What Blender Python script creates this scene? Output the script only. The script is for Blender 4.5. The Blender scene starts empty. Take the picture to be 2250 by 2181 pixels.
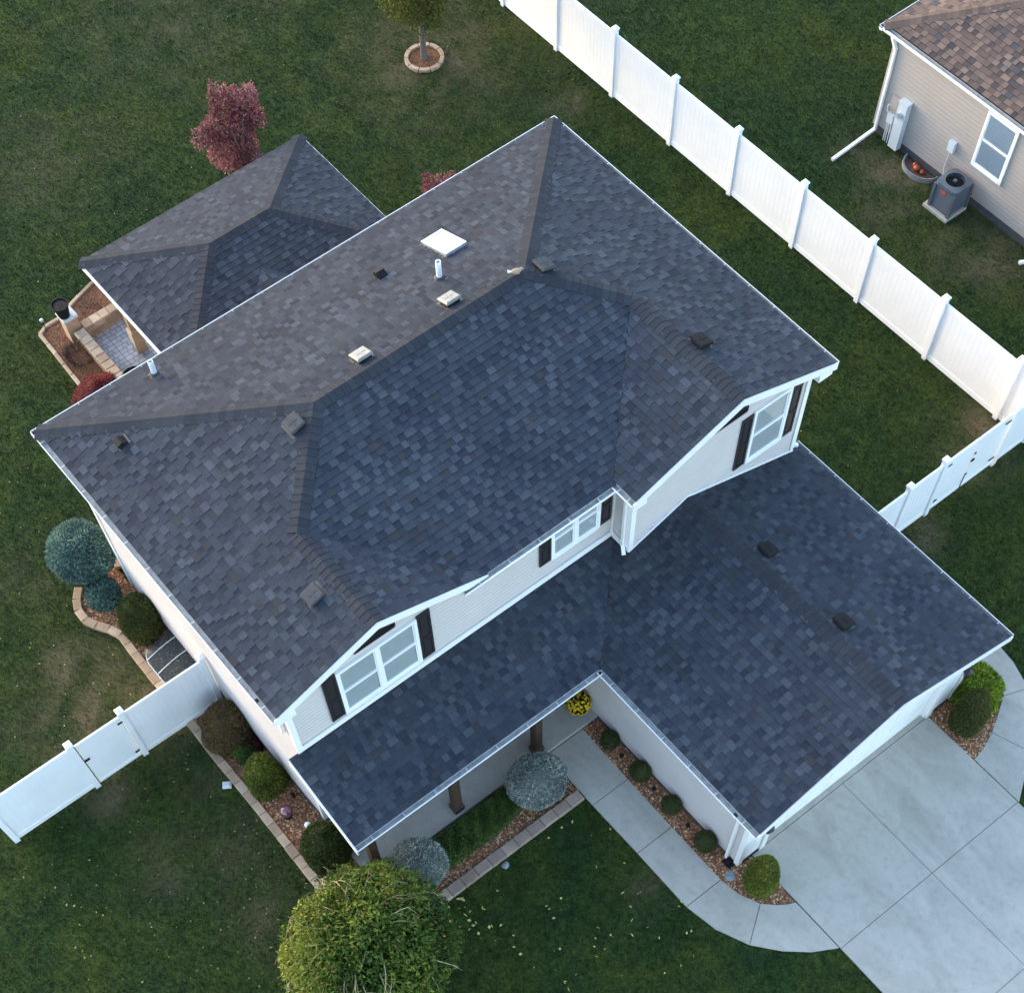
import bpy, math, random
import numpy as np
from mathutils import Vector, Matrix
random.seed(7)
RNG = np.random.default_rng(7)
scn = bpy.context.scene
COL = scn.collection
V = Vector

# ------------------------------------------------------------------ materials
def new_mat(name):
    m = bpy.data.materials.new(name); m.use_nodes = True
    nt = m.node_tree; nt.nodes.clear()
    out = nt.nodes.new('ShaderNodeOutputMaterial'); b = nt.nodes.new('ShaderNodeBsdfPrincipled')
    nt.links.new(b.outputs[0], out.inputs[0])
    return m, nt, b
def nd(nt, t, **kw):
    n = nt.nodes.new(t)
    for k, v in kw.items(): setattr(n, k, v)
    return n
def ramp(nt, stops):
    r = nd(nt, 'ShaderNodeValToRGB'); cr = r.color_ramp
    cr.elements[0].position, cr.elements[0].color = stops[0][0], (*stops[0][1], 1)
    cr.elements[1].position, cr.elements[1].color = stops[-1][0], (*stops[-1][1], 1)
    for p, c in stops[1:-1]:
        e = cr.elements.new(p); e.color = (*c, 1)
    return r
def noise(nt, scale, detail=4, rough=.6, coord=None, dist=0):
    n = nd(nt, 'ShaderNodeTexNoise'); n.inputs['Scale'].default_value = scale
    n.inputs['Detail'].default_value = detail; n.inputs['Roughness'].default_value = rough
    n.inputs['Distortion'].default_value = dist
    if coord is None:
        coord = nd(nt, 'ShaderNodeNewGeometry').outputs['Position']
    nt.links.new(coord, n.inputs['Vector'])
    return n
def mix(nt, a, b, fac, blend='MIX'):
    m = nd(nt, 'ShaderNodeMix', data_type='RGBA', blend_type=blend)
    for sock, val in ((m.inputs['Factor'], fac), (m.inputs[6], a), (m.inputs[7], b)):
        if hasattr(val, 'links'): nt.links.new(val, sock)
        elif isinstance(val, (int, float)): sock.default_value = val
        else: sock.default_value = (*val, 1)
    return m.outputs[2]
def bump(nt, b, h, strength=.3, dist=.01):
    n = nd(nt, 'ShaderNodeBump'); n.inputs['Strength'].default_value = strength; n.inputs['Distance'].default_value = dist
    nt.links.new(h, n.inputs['Height']); nt.links.new(n.outputs[0], b.inputs['Normal'])
def plain(name, col, rough=.5, var=.12, scale=3., spec=.5, metal=0., fine=0.):
    """painted / plastic / metal surface with faint uneven dirt"""
    m, nt, b = new_mat(name)
    n = noise(nt, scale, 5, .65)
    lo = tuple(c * (1 - var) for c in col); hi = tuple(min(1, c * (1 + var * .6)) for c in col)
    r = ramp(nt, [(.3, lo), (.7, hi)]); nt.links.new(n.outputs[0], r.inputs[0])
    nt.links.new(r.outputs[0], b.inputs['Base Color'])
    b.inputs['Roughness'].default_value = rough; b.inputs['Metallic'].default_value = metal
    b.inputs['Specular IOR Level'].default_value = spec
    if fine:
        bump(nt, b, noise(nt, 60, 3).outputs[0], fine, .004)
    return m
def toned(name, stops, rough=.85, var=.25, scale=40., spec=.3, big=None, trans=0.):
    """colour chosen per face from the 'tone' attribute"""
    m, nt, b = new_mat(name)
    a = nd(nt, 'ShaderNodeAttribute', attribute_name='tone')
    r = ramp(nt, stops); nt.links.new(a.outputs['Fac'], r.inputs[0])
    n = noise(nt, scale, 3, .7)
    g = ramp(nt, [(.25, (1 - var,) * 3), (.75, (1 + var,) * 3)]); nt.links.new(n.outputs[0], g.inputs[0])
    c = mix(nt, r.outputs[0], g.outputs[0], 1., 'MULTIPLY')
    if big:
        n2 = noise(nt, big[0], 3, .6); g2 = ramp(nt, [(.35, big[1]), (.65, big[2])]); nt.links.new(n2.outputs[0], g2.inputs[0])
        c = mix(nt, c, g2.outputs[0], 1., 'MULTIPLY')
    nt.links.new(c, b.inputs['Base Color'])
    b.inputs['Roughness'].default_value = rough; b.inputs['Specular IOR Level'].default_value = spec
    if trans:
        out = [x for x in nt.nodes if x.type == 'OUTPUT_MATERIAL'][0]
        t = nd(nt, 'ShaderNodeBsdfTranslucent'); ms = nd(nt, 'ShaderNodeMixShader'); ms.inputs[0].default_value = trans
        nt.links.new(c, t.inputs[0]); nt.links.new(b.outputs[0], ms.inputs[1]); nt.links.new(t.outputs[0], ms.inputs[2])
        nt.links.new(ms.outputs[0], out.inputs[0])
    return m
MAT = {}
MAT['shingle'] = toned('charcoal_shingle', [(0, (.024, .028, .038)), (.25, (.031, .036, .048)), (.5, (.038, .044, .057)), (.72, (.046, .053, .067)), (.92, (.060, .068, .084)), (1, (.036, .037, .042))],
                       .97, .45, 60, .14, (.9, (.88, .88, .9), (1.1, 1.09, 1.06)))
MAT['butt'] = plain('shingle_cut_edge_shade', (.018, .018, .02), .95, .1)  # dark cut edge; its colour also paints the shadow gap between courses
MAT['brown_shingle'] = toned('brown_shingle', [(0, (.050, .040, .040)), (.3, (.095, .066, .057)), (.55, (.135, .090, .072)), (.8, (.185, .125, .098)), (1, (.062, .058, .064))], .93, .25, 90, .25)
MAT['cap'] = toned('ridge_cap_shingle', [(0, (.028, .031, .039)), (.5, (.032, .035, .043)), (1, (.038, .041, .049))], .97, .35, 60, .1)
MAT['brown_cap'] = toned('brown_ridge_shingle', [(0, (.085, .058, .048)), (1, (.13, .09, .072))], .93, .2, 60, .25)
MAT['white'] = plain('white_vinyl', (.76, .775, .80), .4, .05, 1.5)
MAT['trim'] = plain('white_trim_paint', (.76, .755, .755), .4, .06, 2.)
MAT['gutter_in'] = plain('gutter_lining', (.34, .35, .35), .6, .35, 9.)
MAT['siding'] = plain('cream_siding', (.50, .465, .465), .5, .05, 1.2)
MAT['tan_siding'] = plain('tan_siding', (.335, .295, .275), .5, .06, 1.2)
MAT['dark'] = plain('dark_void', (.012, .012, .014), .8, .1)
MAT['black'] = plain('black_plastic', (.014, .014, .016), .7, .3, 12, .12)
MAT['shutter'] = plain('black_shutter', (.020, .018, .02), .45, .2, 5)
MAT['vent'] = plain('roof_vent_plastic', (.05, .053, .062), .7, .2, 10, .15)
MAT['vent_sky_tint'] = plain('sky_tinted_vent_plastic', (.17, .165, .155), .35, .15, 10)  # black vent plastic lightened to tan, sky reflection painted into its colour
MAT['rubber'] = plain('grey_rubber', (.038, .038, .042), .6, .3, 15)
MAT['foundation'] = plain('foundation', (.06, .06, .065), .9, .3, 8)
MAT['metal'] = plain('galvanised_metal', (.48, .52, .56), .4, .15, 8, .5, .6)
MAT['greybox'] = plain('grey_utility_paint', (.50, .55, .58), .45, .08, 4)
MAT['ac'] = plain('slate_grey_paint', (.085, .10, .12), .4, .15, 6)
MAT['lamp'] = plain('dark_bronze_metal', (.035, .035, .04), .35, .2, 10, .5, .5)
MAT['orange'] = plain('orange_plastic', (.30, .05, .018), .5, .3, 9)
MAT['red_mark'] = plain('red_badge', (.5, .06, .05), .5, .1)
MAT['globe'] = plain('white_globe', (.85, .83, .78), .15, .03)
MAT['gaze'] = plain('purple_mirror_glass', (.22, .11, .13), .08, .1, 4, .8, .5)
MAT['rock'] = plain('grey_rock', (.22, .245, .27), .9, .35, 14, .3, 0, .5)
MAT['bark'] = plain('tree_bark', (.13, .11, .10), .95, .4, 14, .2, 0, .6)
MAT['twig'] = plain('pale_twig', (.34, .28, .15), .85, .3, 9)
MAT['soil'] = plain('potting_soil', (.05, .038, .032), .95, .4, 30, .2, 0, .6)
MAT['slab_cap'] = plain('pale_stone_cap', (.52, .55, .58), .7, .12, 6)
MAT['blind'] = plain('white_blind', (.50, .53, .56), .6, .05)
def wood(name, col):
    m, nt, b = new_mat(name)
    mp = nd(nt, 'ShaderNodeMapping'); mp.inputs['Scale'].default_value = (18, 18, 1.4)
    nt.links.new(nd(nt, 'ShaderNodeNewGeometry').outputs['Position'], mp.inputs[0])
    n = noise(nt, 1.6, 5, .7, mp.outputs[0], .8)
    r = ramp(nt, [(.3, tuple(c * .45 for c in col)), (.7, tuple(c * 1.3 for c in col))]); nt.links.new(n.outputs[0], r.inputs[0])
    nt.links.new(r.outputs[0], b.inputs['Base Color']); b.inputs['Roughness'].default_value = .6
    bump(nt, b, n.outputs[0], .3, .004); return m
MAT['wood'] = wood('dark_stained_wood', (.060, .034, .022))
MAT['pale_wood'] = wood('tan_timber', (.30, .20, .12))
def concrete(name, col, stain=.3):
    m, nt, b = new_mat(name)
    mp = nd(nt, 'ShaderNodeMapping'); mp.inputs['Scale'].default_value = (1.5, .6, 1); nt.links.new(nd(nt, 'ShaderNodeNewGeometry').outputs['Position'], mp.inputs[0])
    n1 = noise(nt, .9, 7, .68, mp.outputs[0], .8); n2 = noise(nt, 7, 6, .7); n3 = noise(nt, 130, 2, .6)
    r1 = ramp(nt, [(.3, tuple(c * (1 - stain) for c in (col[0], col[1] * 1.0, col[2] * .98))), (.55, col), (.75, tuple(c * 1.1 for c in col))])
    nt.links.new(n1.outputs[0], r1.inputs[0])
    r2 = ramp(nt, [(.3, (.86, .85, .83)), (.45, (1, 1, 1)), (.7, (1.06, 1.06, 1.06))]); nt.links.new(n2.outputs[0], r2.inputs[0])
    r3 = ramp(nt, [(.3, (.86,) * 3), (.7, (1.1,) * 3)]); nt.links.new(n3.outputs[0], r3.inputs[0])
    c = mix(nt, mix(nt, r1.outputs[0], r2.outputs[0], 1., 'MULTIPLY'), r3.outputs[0], 1., 'MULTIPLY')
    nt.links.new(c, b.inputs['Base Color']); b.inputs['Roughness'].default_value = .88
    b.inputs['Specular IOR Level'].default_value = .3
    bump(nt, b, n3.outputs[0], .25, .004); return m
MAT['concrete'] = concrete('broomed_concrete', (.385, .36, .315), .2)
MAT['porch'] = concrete('porch_concrete', (.40, .37, .33), .15)
MAT['block'] = toned('tan_concrete_block', [(0, (.31, .215, .145)), (.5, (.40, .28, .195)), (1, (.46, .345, .245))], .92, .25, 45, .2, (4, (.85, .85, .85), (1.1, 1.1, 1.1)))
MAT['front_block'] = toned('brown_concrete_block', [(0, (.25, .185, .145)), (.5, (.31, .225, .18)), (1, (.36, .275, .22))], .92, .25, 45, .2, (4, (.85, .85, .85), (1.1, 1.1, 1.1)))
def pavers():
    m, nt, b = new_mat('grey_pavers')
    t = nd(nt, 'ShaderNodeTexBrick'); nt.links.new(nd(nt, 'ShaderNodeNewGeometry').outputs['Position'], t.inputs[0])
    t.inputs['Color1'].default_value = (.36, .335, .34, 1); t.inputs['Color2'].default_value = (.47, .44, .445, 1); t.inputs['Mortar'].default_value = (.12, .115, .115, 1)
    t.inputs['Scale'].default_value = 1; t.inputs['Brick Width'].default_value = .21; t.inputs['Row Height'].default_value = .14; t.inputs['Mortar Size'].default_value = .008
    t.offset = .37; t.squash = .7; t.squash_frequency = 2
    n = noise(nt, 3, 5); r = ramp(nt, [(.3, (.8,) * 3), (.7, (1.12,) * 3)]); nt.links.new(n.outputs[0], r.inputs[0])
    nt.links.new(mix(nt, t.outputs[0], r.outputs[0], 1., 'MULTIPLY'), b.inputs['Base Color'])
    b.inputs['Roughness'].default_value = .85; bump(nt, b, t.outputs['Fac'], -.4, .01); return m
MAT['paver'] = pavers()
MAT['chip'] = toned('river_gravel', [(0, (.16, .062, .034)), (.35, (.34, .145, .072)), (.6, (.50, .25, .12)), (.8, (.68, .43, .23)), (1, (.80, .66, .46))], .95, .2, 60, .1)
MAT['orange_chip'] = toned('bark_mulch', [(0, (.12, .045, .022)), (.5, (.23, .095, .045)), (.85, (.34, .17, .075)), (1, (.47, .32, .14))], .9, .2, 60, .2)
def bedmat(name, a, c):
    m, nt, b = new_mat(name)
    n = noise(nt, 28, 5, .75); r = ramp(nt, [(.3, a), (.7, c)]); nt.links.new(n.outputs[0], r.inputs[0])
    nt.links.new(r.outputs[0], b.inputs['Base Color']); b.inputs['Roughness'].default_value = .95; bump(nt, b, n.outputs[0], .8, .02); return m
MAT['bed'] = bedmat('gravel_base', (.07, .036, .027), (.20, .11, .075))
MAT['orange_bed'] = bedmat('mulch_base', (.08, .032, .018), (.24, .105, .05))
def grassmat(name, blades):
    """lawn colour: tone per blade, patches of greener, yellower and dry grass by world position"""
    m, nt, b = new_mat(name)
    d = nd(nt, 'ShaderNodeAttribute', attribute_name='dry')
    r = ramp(nt, [(0, (.017, .031, .007)), (.35, (.031, .053, .011)), (.7, (.049, .074, .016)), (.93, (.073, .096, .024)), (1, (.125, .115, .05))])
    if blades: nt.links.new(nd(nt, 'ShaderNodeAttribute', attribute_name='tone').outputs['Fac'], r.inputs[0])
    else:
        n0 = noise(nt, 24, 4, .75); r0 = ramp(nt, [(.35, (0, 0, 0)), (.7, (.5, .5, .5))]); nt.links.new(n0.outputs[0], r0.inputs[0]); nt.links.new(r0.outputs[0], r.inputs[0])
        bump(nt, b, n0.outputs[0], .8, .03)
    c = r.outputs[0]
    for sc, dt, lo, hi, a, z in ((.33, 4, .36, .64, (.68, .85, 1.0), (1.34, 1.14, .95)), (1.5, 5, .36, .64, (.74, .79, .85), (1.26, 1.2, 1.1)), (7, 3, .37, .63, (.70, .73, .78), (1.30, 1.26, 1.18)), (17, 2, .38, .62, (.76, .78, .8), (1.24, 1.22, 1.18))):
        n = noise(nt, sc, dt, .65, None, .7); g = ramp(nt, [(lo, a), (.5, (1, 1, 1)), (hi, z)]); nt.links.new(n.outputs[0], g.inputs[0])
        c = mix(nt, c, g.outputs[0], 1., 'MULTIPLY')
    c = mix(nt, c, (.175, .138, .078) if blades else (.135, .106, .060), d.outputs['Fac'])
    nt.links.new(c, b.inputs['Base Color']); b.inputs['Roughness'].default_value = .85; b.inputs['Specular IOR Level'].default_value = .15
    if blades:
        out = [x for x in nt.nodes if x.type == 'OUTPUT_MATERIAL'][0]
        t = nd(nt, 'ShaderNodeBsdfTranslucent'); ms = nd(nt, 'ShaderNodeMixShader'); ms.inputs[0].default_value = .3
        nt.links.new(c, t.inputs[0]); nt.links.new(b.outputs[0], ms.inputs[1]); nt.links.new(t.outputs[0], ms.inputs[2]); nt.links.new(ms.outputs[0], out.inputs[0])
    return m
MAT['grass'] = grassmat('grass_blades', True); MAT['lawn'] = grassmat('lawn_thatch', False)
def glassmat():
    m, nt, b = new_mat('window_glass')
    out = [x for x in nt.nodes if x.type == 'OUTPUT_MATERIAL'][0]
    tr = nd(nt, 'ShaderNodeBsdfTransparent'); tr.inputs[0].default_value = (.90, .94, .97, 1)
    gl = nd(nt, 'ShaderNodeBsdfGlossy'); gl.inputs['Roughness'].default_value = .02
    fr = nd(nt, 'ShaderNodeFresnel'); fr.inputs[0].default_value = 1.5
    ms = nd(nt, 'ShaderNodeMixShader'); nt.links.new(fr.outputs[0], ms.inputs[0]); nt.links.new(tr.outputs[0], ms.inputs[1]); nt.links.new(gl.outputs[0], ms.inputs[2])
    nt.links.new(ms.outputs[0], out.inputs[0]); return m
MAT['glass'] = glassmat()
def covermat():
    m, nt, b = new_mat('clear_plastic_cover')
    out = [x for x in nt.nodes if x.type == 'OUTPUT_MATERIAL'][0]
    tr = nd(nt, 'ShaderNodeBsdfTransparent'); tr.inputs[0].default_value = (.55, .63, .63, 1)
    b.inputs['Base Color'].default_value = (.07, .09, .09, 1); b.inputs['Roughness'].default_value = .25
    ms = nd(nt, 'ShaderNodeMixShader'); ms.inputs[0].default_value = .3
    nt.links.new(tr.outputs[0], ms.inputs[1]); nt.links.new(b.outputs[0], ms.inputs[2]); nt.links.new(ms.outputs[0], out.inputs[0]); return m
MAT['cover'] = covermat()
m, nt, b = new_mat('skylight_acrylic'); MAT['skylight'] = m
b.inputs['Base Color'].default_value = (.9, .91, .92, 1); b.inputs['Roughness'].default_value = .12; b.inputs['Coat Weight'].default_value = 1.; b.inputs['Specular IOR Level'].default_value = .9
def foliage(name, dark, mid, light, trans=.2, odd=None):
    st = [(0, dark), (.5, mid), (.93 if odd else 1, light)]
    if odd: st.append((1, odd))
    return toned(name, st, .75, .2, 25, .25, (1.3, (.8, .82, .85), (1.18, 1.15, 1.05)), trans)
FO = dict(
    blue=foliage('blue_spruce_needles', (0.026, 0.061, 0.055), (0.084, 0.157, 0.142), (0.189, 0.297, 0.261)),
    frost=foliage('silver_spruce_needles', (.10, .125, .115), (.25, .29, .27), (.50, .53, .50), .1, (.34, .25, .19)),
    yew=foliage('dark_yew_needles', (0.020, 0.034, 0.009), (0.051, 0.069, 0.015), (0.095, 0.112, 0.027)),
    arb=foliage('arborvitae_sprays', (0.050, 0.071, 0.011), (0.120, 0.149, 0.022), (0.203, 0.217, 0.042), .2, (0.239, 0.154, 0.042)),
    darkarb=foliage('bronzed_arborvitae', (0.031, 0.045, 0.014), (0.082, 0.093, 0.022), (0.141, 0.141, 0.037), .2, (0.154, 0.091, 0.036)),
    lime=foliage('lime_cypress_sprays', (0.068, 0.118, 0.017), (0.193, 0.276, 0.028), (0.414, 0.469, 0.048)),
    barb=foliage('bronze_barberry_leaves', (0.058, 0.043, 0.023), (0.146, 0.098, 0.043), (0.234, 0.166, 0.069), .2, (0.293, 0.098, 0.058)),
    red=foliage('purple_maple_leaves', (.08, .024, .034), (.225, .082, .098), (.40, .20, .21), .3),
    jap=foliage('red_maple_leaves', (0.069, 0.014, 0.018), (0.196, 0.037, 0.041), (0.299, 0.081, 0.075), .3),
    pear=foliage('green_tree_leaves', (0.036, 0.047, 0.010), (0.087, 0.100, 0.018), (0.153, 0.143, 0.031), .3),
    weep=foliage('weeping_tree_leaves', (.020, .046, .010), (.066, .118, .018), (.19, .225, .036), .3, (.20, .14, .05)),
    hedge=foliage('boxwood_leaves', (0.029, 0.054, 0.014), (0.065, 0.112, 0.025), (0.112, 0.166, 0.040)),
    ball=foliage('dark_boxwood_leaves', (0.029, 0.040, 0.014), (0.061, 0.076, 0.022), (0.108, 0.119, 0.036)),
    mum=foliage('yellow_flowers', (.25, .15, .008), (.60, .38, .012), (.80, .58, .04), .1),
    mumleaf=foliage('flower_leaves', (.02, .035, .01), (.04, .06, .015), (.07, .09, .02)),
    dead=foliage('withered_twigs', (.05, .032, .028), (.10, .065, .055), (.16, .11, .085), 0),
    fallen=foliage('fallen_leaves', (.16, .09, .05), (.36, .27, .13), (.55, .50, .16), .1),
)

# ------------------------------------------------------------------ mesh builder
class MB:
    def __init__(s): s.v = []; s.f = []; s.m = []; s.t = []
    def add(s, pts, faces, mat=0, tone=None):
        o = len(s.v); s.v += [tuple(p) for p in pts]
        for f in faces:
            s.f.append(tuple(i + o for i in f)); s.m.append(mat); s.t.append(random.random() if tone is None else tone)
        return s
    def poly(s, pts, mat=0, tone=None): return s.add(pts, [tuple(range(len(pts)))], mat, tone)
    def box(s, lo, hi, mat=0, R=None, c=None, tone=None):
        x0, y0, z0 = lo; x1, y1, z1 = hi
        p = [V(q) for q in ((x0, y0, z0), (x1, y0, z0), (x1, y1, z0), (x0, y1, z0), (x0, y0, z1), (x1, y0, z1), (x1, y1, z1), (x0, y1, z1))]
        if R is not None: p = [R @ q for q in p]
        if c is not None: p = [q + V(c) for q in p]
        return s.add(p, [(3, 2, 1, 0), (4, 5, 6, 7), (0, 1, 5, 4), (1, 2, 6, 5), (2, 3, 7, 6), (3, 0, 4, 7)], mat, tone)
    def bevbox(s, lo, hi, bv=.02, mat=0, R=None, c=None, tone=None):
        """box with chamfered top edges"""
        x0, y0, z0 = lo; x1, y1, z1 = hi
        p = [V(q) for q in ((x0, y0, z0), (x1, y0, z0), (x1, y1, z0), (x0, y1, z0), (x0, y0, z1 - bv), (x1, y0, z1 - bv), (x1, y1, z1 - bv), (x0, y1, z1 - bv),
             (x0 + bv, y0 + bv, z1), (x1 - bv, y0 + bv, z1), (x1 - bv, y1 - bv, z1), (x0 + bv, y1 - bv, z1))]
        if R is not None: p = [R @ q for q in p]
        if c is not None: p = [q + V(c) for q in p]
        q = [(3, 2, 1, 0), (8, 9, 10, 11)]
        for i in range(4):
            j = (i + 1) % 4; q += [(i, j, 4 + j, 4 + i), (4 + i, 4 + j, 8 + j, 8 + i)]
        return s.add(p, q, mat, tone)
    def prism(s, pts2, z0, z1, mat=0, tone=None):
        n = len(pts2); a = sum(pts2[i][0] * pts2[(i + 1) % n][1] - pts2[(i + 1) % n][0] * pts2[i][1] for i in range(n))
        if a < 0: pts2 = pts2[::-1]
        p = [(x, y, z0) for x, y in pts2] + [(x, y, z1) for x, y in pts2]
        return s.add(p, [tuple(range(n - 1, -1, -1)), tuple(range(n, 2 * n))] + [(i, (i + 1) % n, n + (i + 1) % n, n + i) for i in range(n)], mat, tone)
    def extr(s, pts, d, mat=0, tone=None):
        """extrude a 3D polygon by vector d"""
        n = len(pts); pts = [V(p) for p in pts]; d = V(d)
        p = pts + [q + d for q in pts]
        return s.add(p, [tuple(range(n - 1, -1, -1)), tuple(range(n, 2 * n))] + [(i, (i + 1) % n, n + (i + 1) % n, n + i) for i in range(n)], mat, tone)
    def bar(s, a, b, w, h, up=(0, 0, 1), mat=0):
        a, b = V(a), V(b); d = (b - a).normalized(); sd = d.cross(V(up)).normalized(); u = sd.cross(d)
        q = [(-1, -1), (1, -1), (1, 1), (-1, 1)]
        p = [a + sd * (w / 2 * i) + u * (h / 2 * j) for i, j in q] + [b + sd * (w / 2 * i) + u * (h / 2 * j) for i, j in q]
        return s.add(p, [(3, 2, 1, 0), (4, 5, 6, 7), (0, 1, 5, 4), (1, 2, 6, 5), (2, 3, 7, 6), (3, 0, 4, 7)], mat)
    def tube(s, path, rad, n=8, mat=0, cap=True, tone=None):
        path = [V(p) for p in path]; rings = []
        if not hasattr(rad, '__len__'): rad = [rad] * len(path)
        ref = V((.31, .77, .1)).normalized(); pts = []
        for i, p in enumerate(path):
            d = (path[min(i + 1, len(path) - 1)] - path[max(i - 1, 0)]).normalized()
            x = d.cross(ref); x = x.normalized() if x.length > 1e-4 else d.orthogonal().normalized(); y = d.cross(x)
            pts += [p + (x * math.cos(2 * math.pi * k / n) + y * math.sin(2 * math.pi * k / n)) * rad[i] for k in range(n)]
        F = []
        for i in range(len(path) - 1):
            for k in range(n): F.append((i * n + k, i * n + (k + 1) % n, (i + 1) * n + (k + 1) % n, (i + 1) * n + k))
        if cap: F += [tuple(range(n - 1, -1, -1)), tuple((len(path) - 1) * n + k for k in range(n))]
        return s.add(pts, F, mat, tone)
    def lathe(s, prof, c, n=20, mat=0, tone=None):
        """prof: (r, z) bottom to top"""
        pts = []; F = []
        for r, z in prof: pts += [(c[0] + r * math.cos(2 * math.pi * k / n), c[1] + r * math.sin(2 * math.pi * k / n), c[2] + z) for k in range(n)]
        for i in range(len(prof) - 1):
            for k in range(n): F.append((i * n + k, i * n + (k + 1) % n, (i + 1) * n + (k + 1) % n, (i + 1) * n + k))
        F += [tuple(range(n - 1, -1, -1)), tuple((len(prof) - 1) * n + k for k in range(n))]
        return s.add(pts, F, mat, tone)
    def build(s, name, mats, parent=None, smooth=False):
        if not isinstance(mats, (list, tuple)): mats = [mats]
        P = np.array(s.v, dtype=float)
        org = V(((P[:, 0].min() + P[:, 0].max()) / 2, (P[:, 1].min() + P[:, 1].max()) / 2, P[:, 2].min()))
        me = bpy.data.meshes.new(name); me.from_pydata([tuple(V(p) - org) for p in s.v], [], s.f)
        for mt in mats: me.materials.append(MAT[mt] if isinstance(mt, str) else mt)
        me.polygons.foreach_set('material_index', s.m)
        a = me.attributes.new('tone', 'FLOAT', 'FACE'); a.data.foreach_set('value', s.t)
        if smooth: me.polygons.foreach_set('use_smooth', [True] * len(s.f))
        return link(name, me, org, parent)
def world_loc(o):
    l = V(o.location)
    while o.parent: o = o.parent; l += V(o.location)
    return l
def link(name, me, org, parent):
    o = bpy.data.objects.new(name, me); COL.objects.link(o)
    o.location = V(org) - (world_loc(parent) if parent else V((0, 0, 0)))
    if parent: o.parent = parent
    return o
def tag(o, label=None, cat=None, group=None, kind=None):
    for k, v in (('label', label), ('category', cat), ('group', group), ('kind', kind)):
        if v: o[k] = v
    return o
def thing(name, loc, label, cat, group=None):
    o = bpy.data.objects.new(name, None); COL.objects.link(o); o.location = loc; o.empty_display_size = .2
    return tag(o, label, cat, group)
def arr_mesh(name, P, F, mat, parent=None, tone=None, extra=None, org=None):
    P = np.asarray(P, dtype=np.float64); F = np.asarray(F)
    if org is None: org = ((P[:, 0].min() + P[:, 0].max()) / 2, (P[:, 1].min() + P[:, 1].max()) / 2, P[:, 2].min())
    P = P - np.array(org); k = F.shape[1]; n = len(F)
    me = bpy.data.meshes.new(name); me.vertices.add(len(P)); me.vertices.foreach_set('co', P.ravel().astype(np.float32))
    me.loops.add(n * k); me.loops.foreach_set('vertex_index', F.ravel().astype(np.int32))
    me.polygons.add(n); me.polygons.foreach_set('loop_start', np.arange(0, n * k, k, dtype=np.int32))
    try: me.polygons.foreach_set('loop_total', np.full(n, k, dtype=np.int32))
    except Exception: pass
    me.materials.append(mat)
    if tone is not None: me.attributes.new('tone', 'FLOAT', 'FACE').data.foreach_set('value', np.asarray(tone, dtype=np.float32))
    for nm, val in (extra or {}).items(): me.attributes.new(nm, 'FLOAT', 'FACE').data.foreach_set('value', np.asarray(val, dtype=np.float32))
    me.update(calc_edges=True); me.validate()
    return link(name, me, org, parent)

# ------------------------------------------------------------------ lapped surfaces (shingles, siding)
def clip(poly, ax, val, keep_ge):
    out = []; n = len(poly)
    for i in range(n):
        p, q = poly[i], poly[(i + 1) % n]
        a = p[ax] - val; b = q[ax] - val
        if not keep_ge: a, b = -a, -b
        if a >= 0: out.append(p)
        if (a > 1e-9 and b < -1e-9) or (a < -1e-9 and b > 1e-9):
            t = a / (a - b); out.append((p[0] + (q[0] - p[0]) * t, p[1] + (q[1] - p[1]) * t))
    return out
def area2(p): return abs(sum(p[i][0] * p[(i + 1) % len(p)][1] - p[(i + 1) % len(p)][0] * p[i][1] for i in range(len(p)))) / 2
def lapped(mb, poly3, o, u, s, exposure, t, tabs=None, start=0., weights=None, off=0.):
    """cover poly3 with lapped courses: u along the course, s up the slope"""
    o, u, s = V(o), V(u).normalized(), V(s).normalized(); n = u.cross(s)
    if n.z < -1e-6: n = -n
    P = [((V(p) - o).dot(u), (V(p) - o).dot(s)) for p in poly3]
    b0 = min(p[1] for p in P); b1 = max(p[1] for p in P); r = math.floor((b0 - start) / exposure)
    W = lambda a, b, h: o + u * a + s * b + n * (h + off)
    while start + r * exposure < b1:
        lo, hi = start + r * exposure, start + (r + 1) * exposure; r += 1
        row = clip(clip(P, 1, lo, True), 1, hi, False) if lo >= start - 1e-9 else []
        if len(row) < 3 or area2(row) < 1e-4: continue
        amin, amax = min(p[0] for p in row), max(p[0] for p in row)
        cuts = [amin]
        if tabs:
            a = amin - random.random() * tabs[1]
            while a < amax:
                if a > amin + .03: cuts.append(a)
                a += random.uniform(*tabs)
        cuts.append(amax); raised = False; tone = random.random()
        for a0, a1 in zip(cuts[:-1], cuts[1:]):
            pc = clip(clip(row, 0, a0, True), 0, a1, False) if tabs else row
            if len(pc) < 3 or area2(pc) < 1e-5: continue
            raised = not raised; ex = (random.uniform(.003, .008) if raised else 0.) if tabs else 0.
            tn = min(.92, max(0, (random.uniform(.30, .86) if raised else random.uniform(.02, .55)) + (tone - .5) * .12)) if tabs else .5
            if tabs and random.random() < .03: tn = 1.
            hh = lambda b: ex + t * (1 - (b - lo) / exposure) + .002
            top = [W(a, b, hh(b)) for a, b in pc]
            if (top[1] - top[0]).cross(top[2] - top[1]).dot(n) < 0: pc = pc[::-1]; top = top[::-1]
            mb.poly(top, 0, tn)
            for i in range(len(pc)):
                p, q = pc[i], pc[(i + 1) % len(pc)]
                bot = abs(p[1] - lo) < 1e-6 and abs(q[1] - lo) < 1e-6
                side = ex > 0 and abs(p[0] - q[0]) < 1e-6
                if bot or side:
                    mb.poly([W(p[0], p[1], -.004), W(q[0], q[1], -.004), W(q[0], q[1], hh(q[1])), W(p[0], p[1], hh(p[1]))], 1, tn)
    c = clip(P, 1, start, True) if start > 0 else P
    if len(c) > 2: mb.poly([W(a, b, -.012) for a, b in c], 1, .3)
S = 1 / 3.
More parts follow.
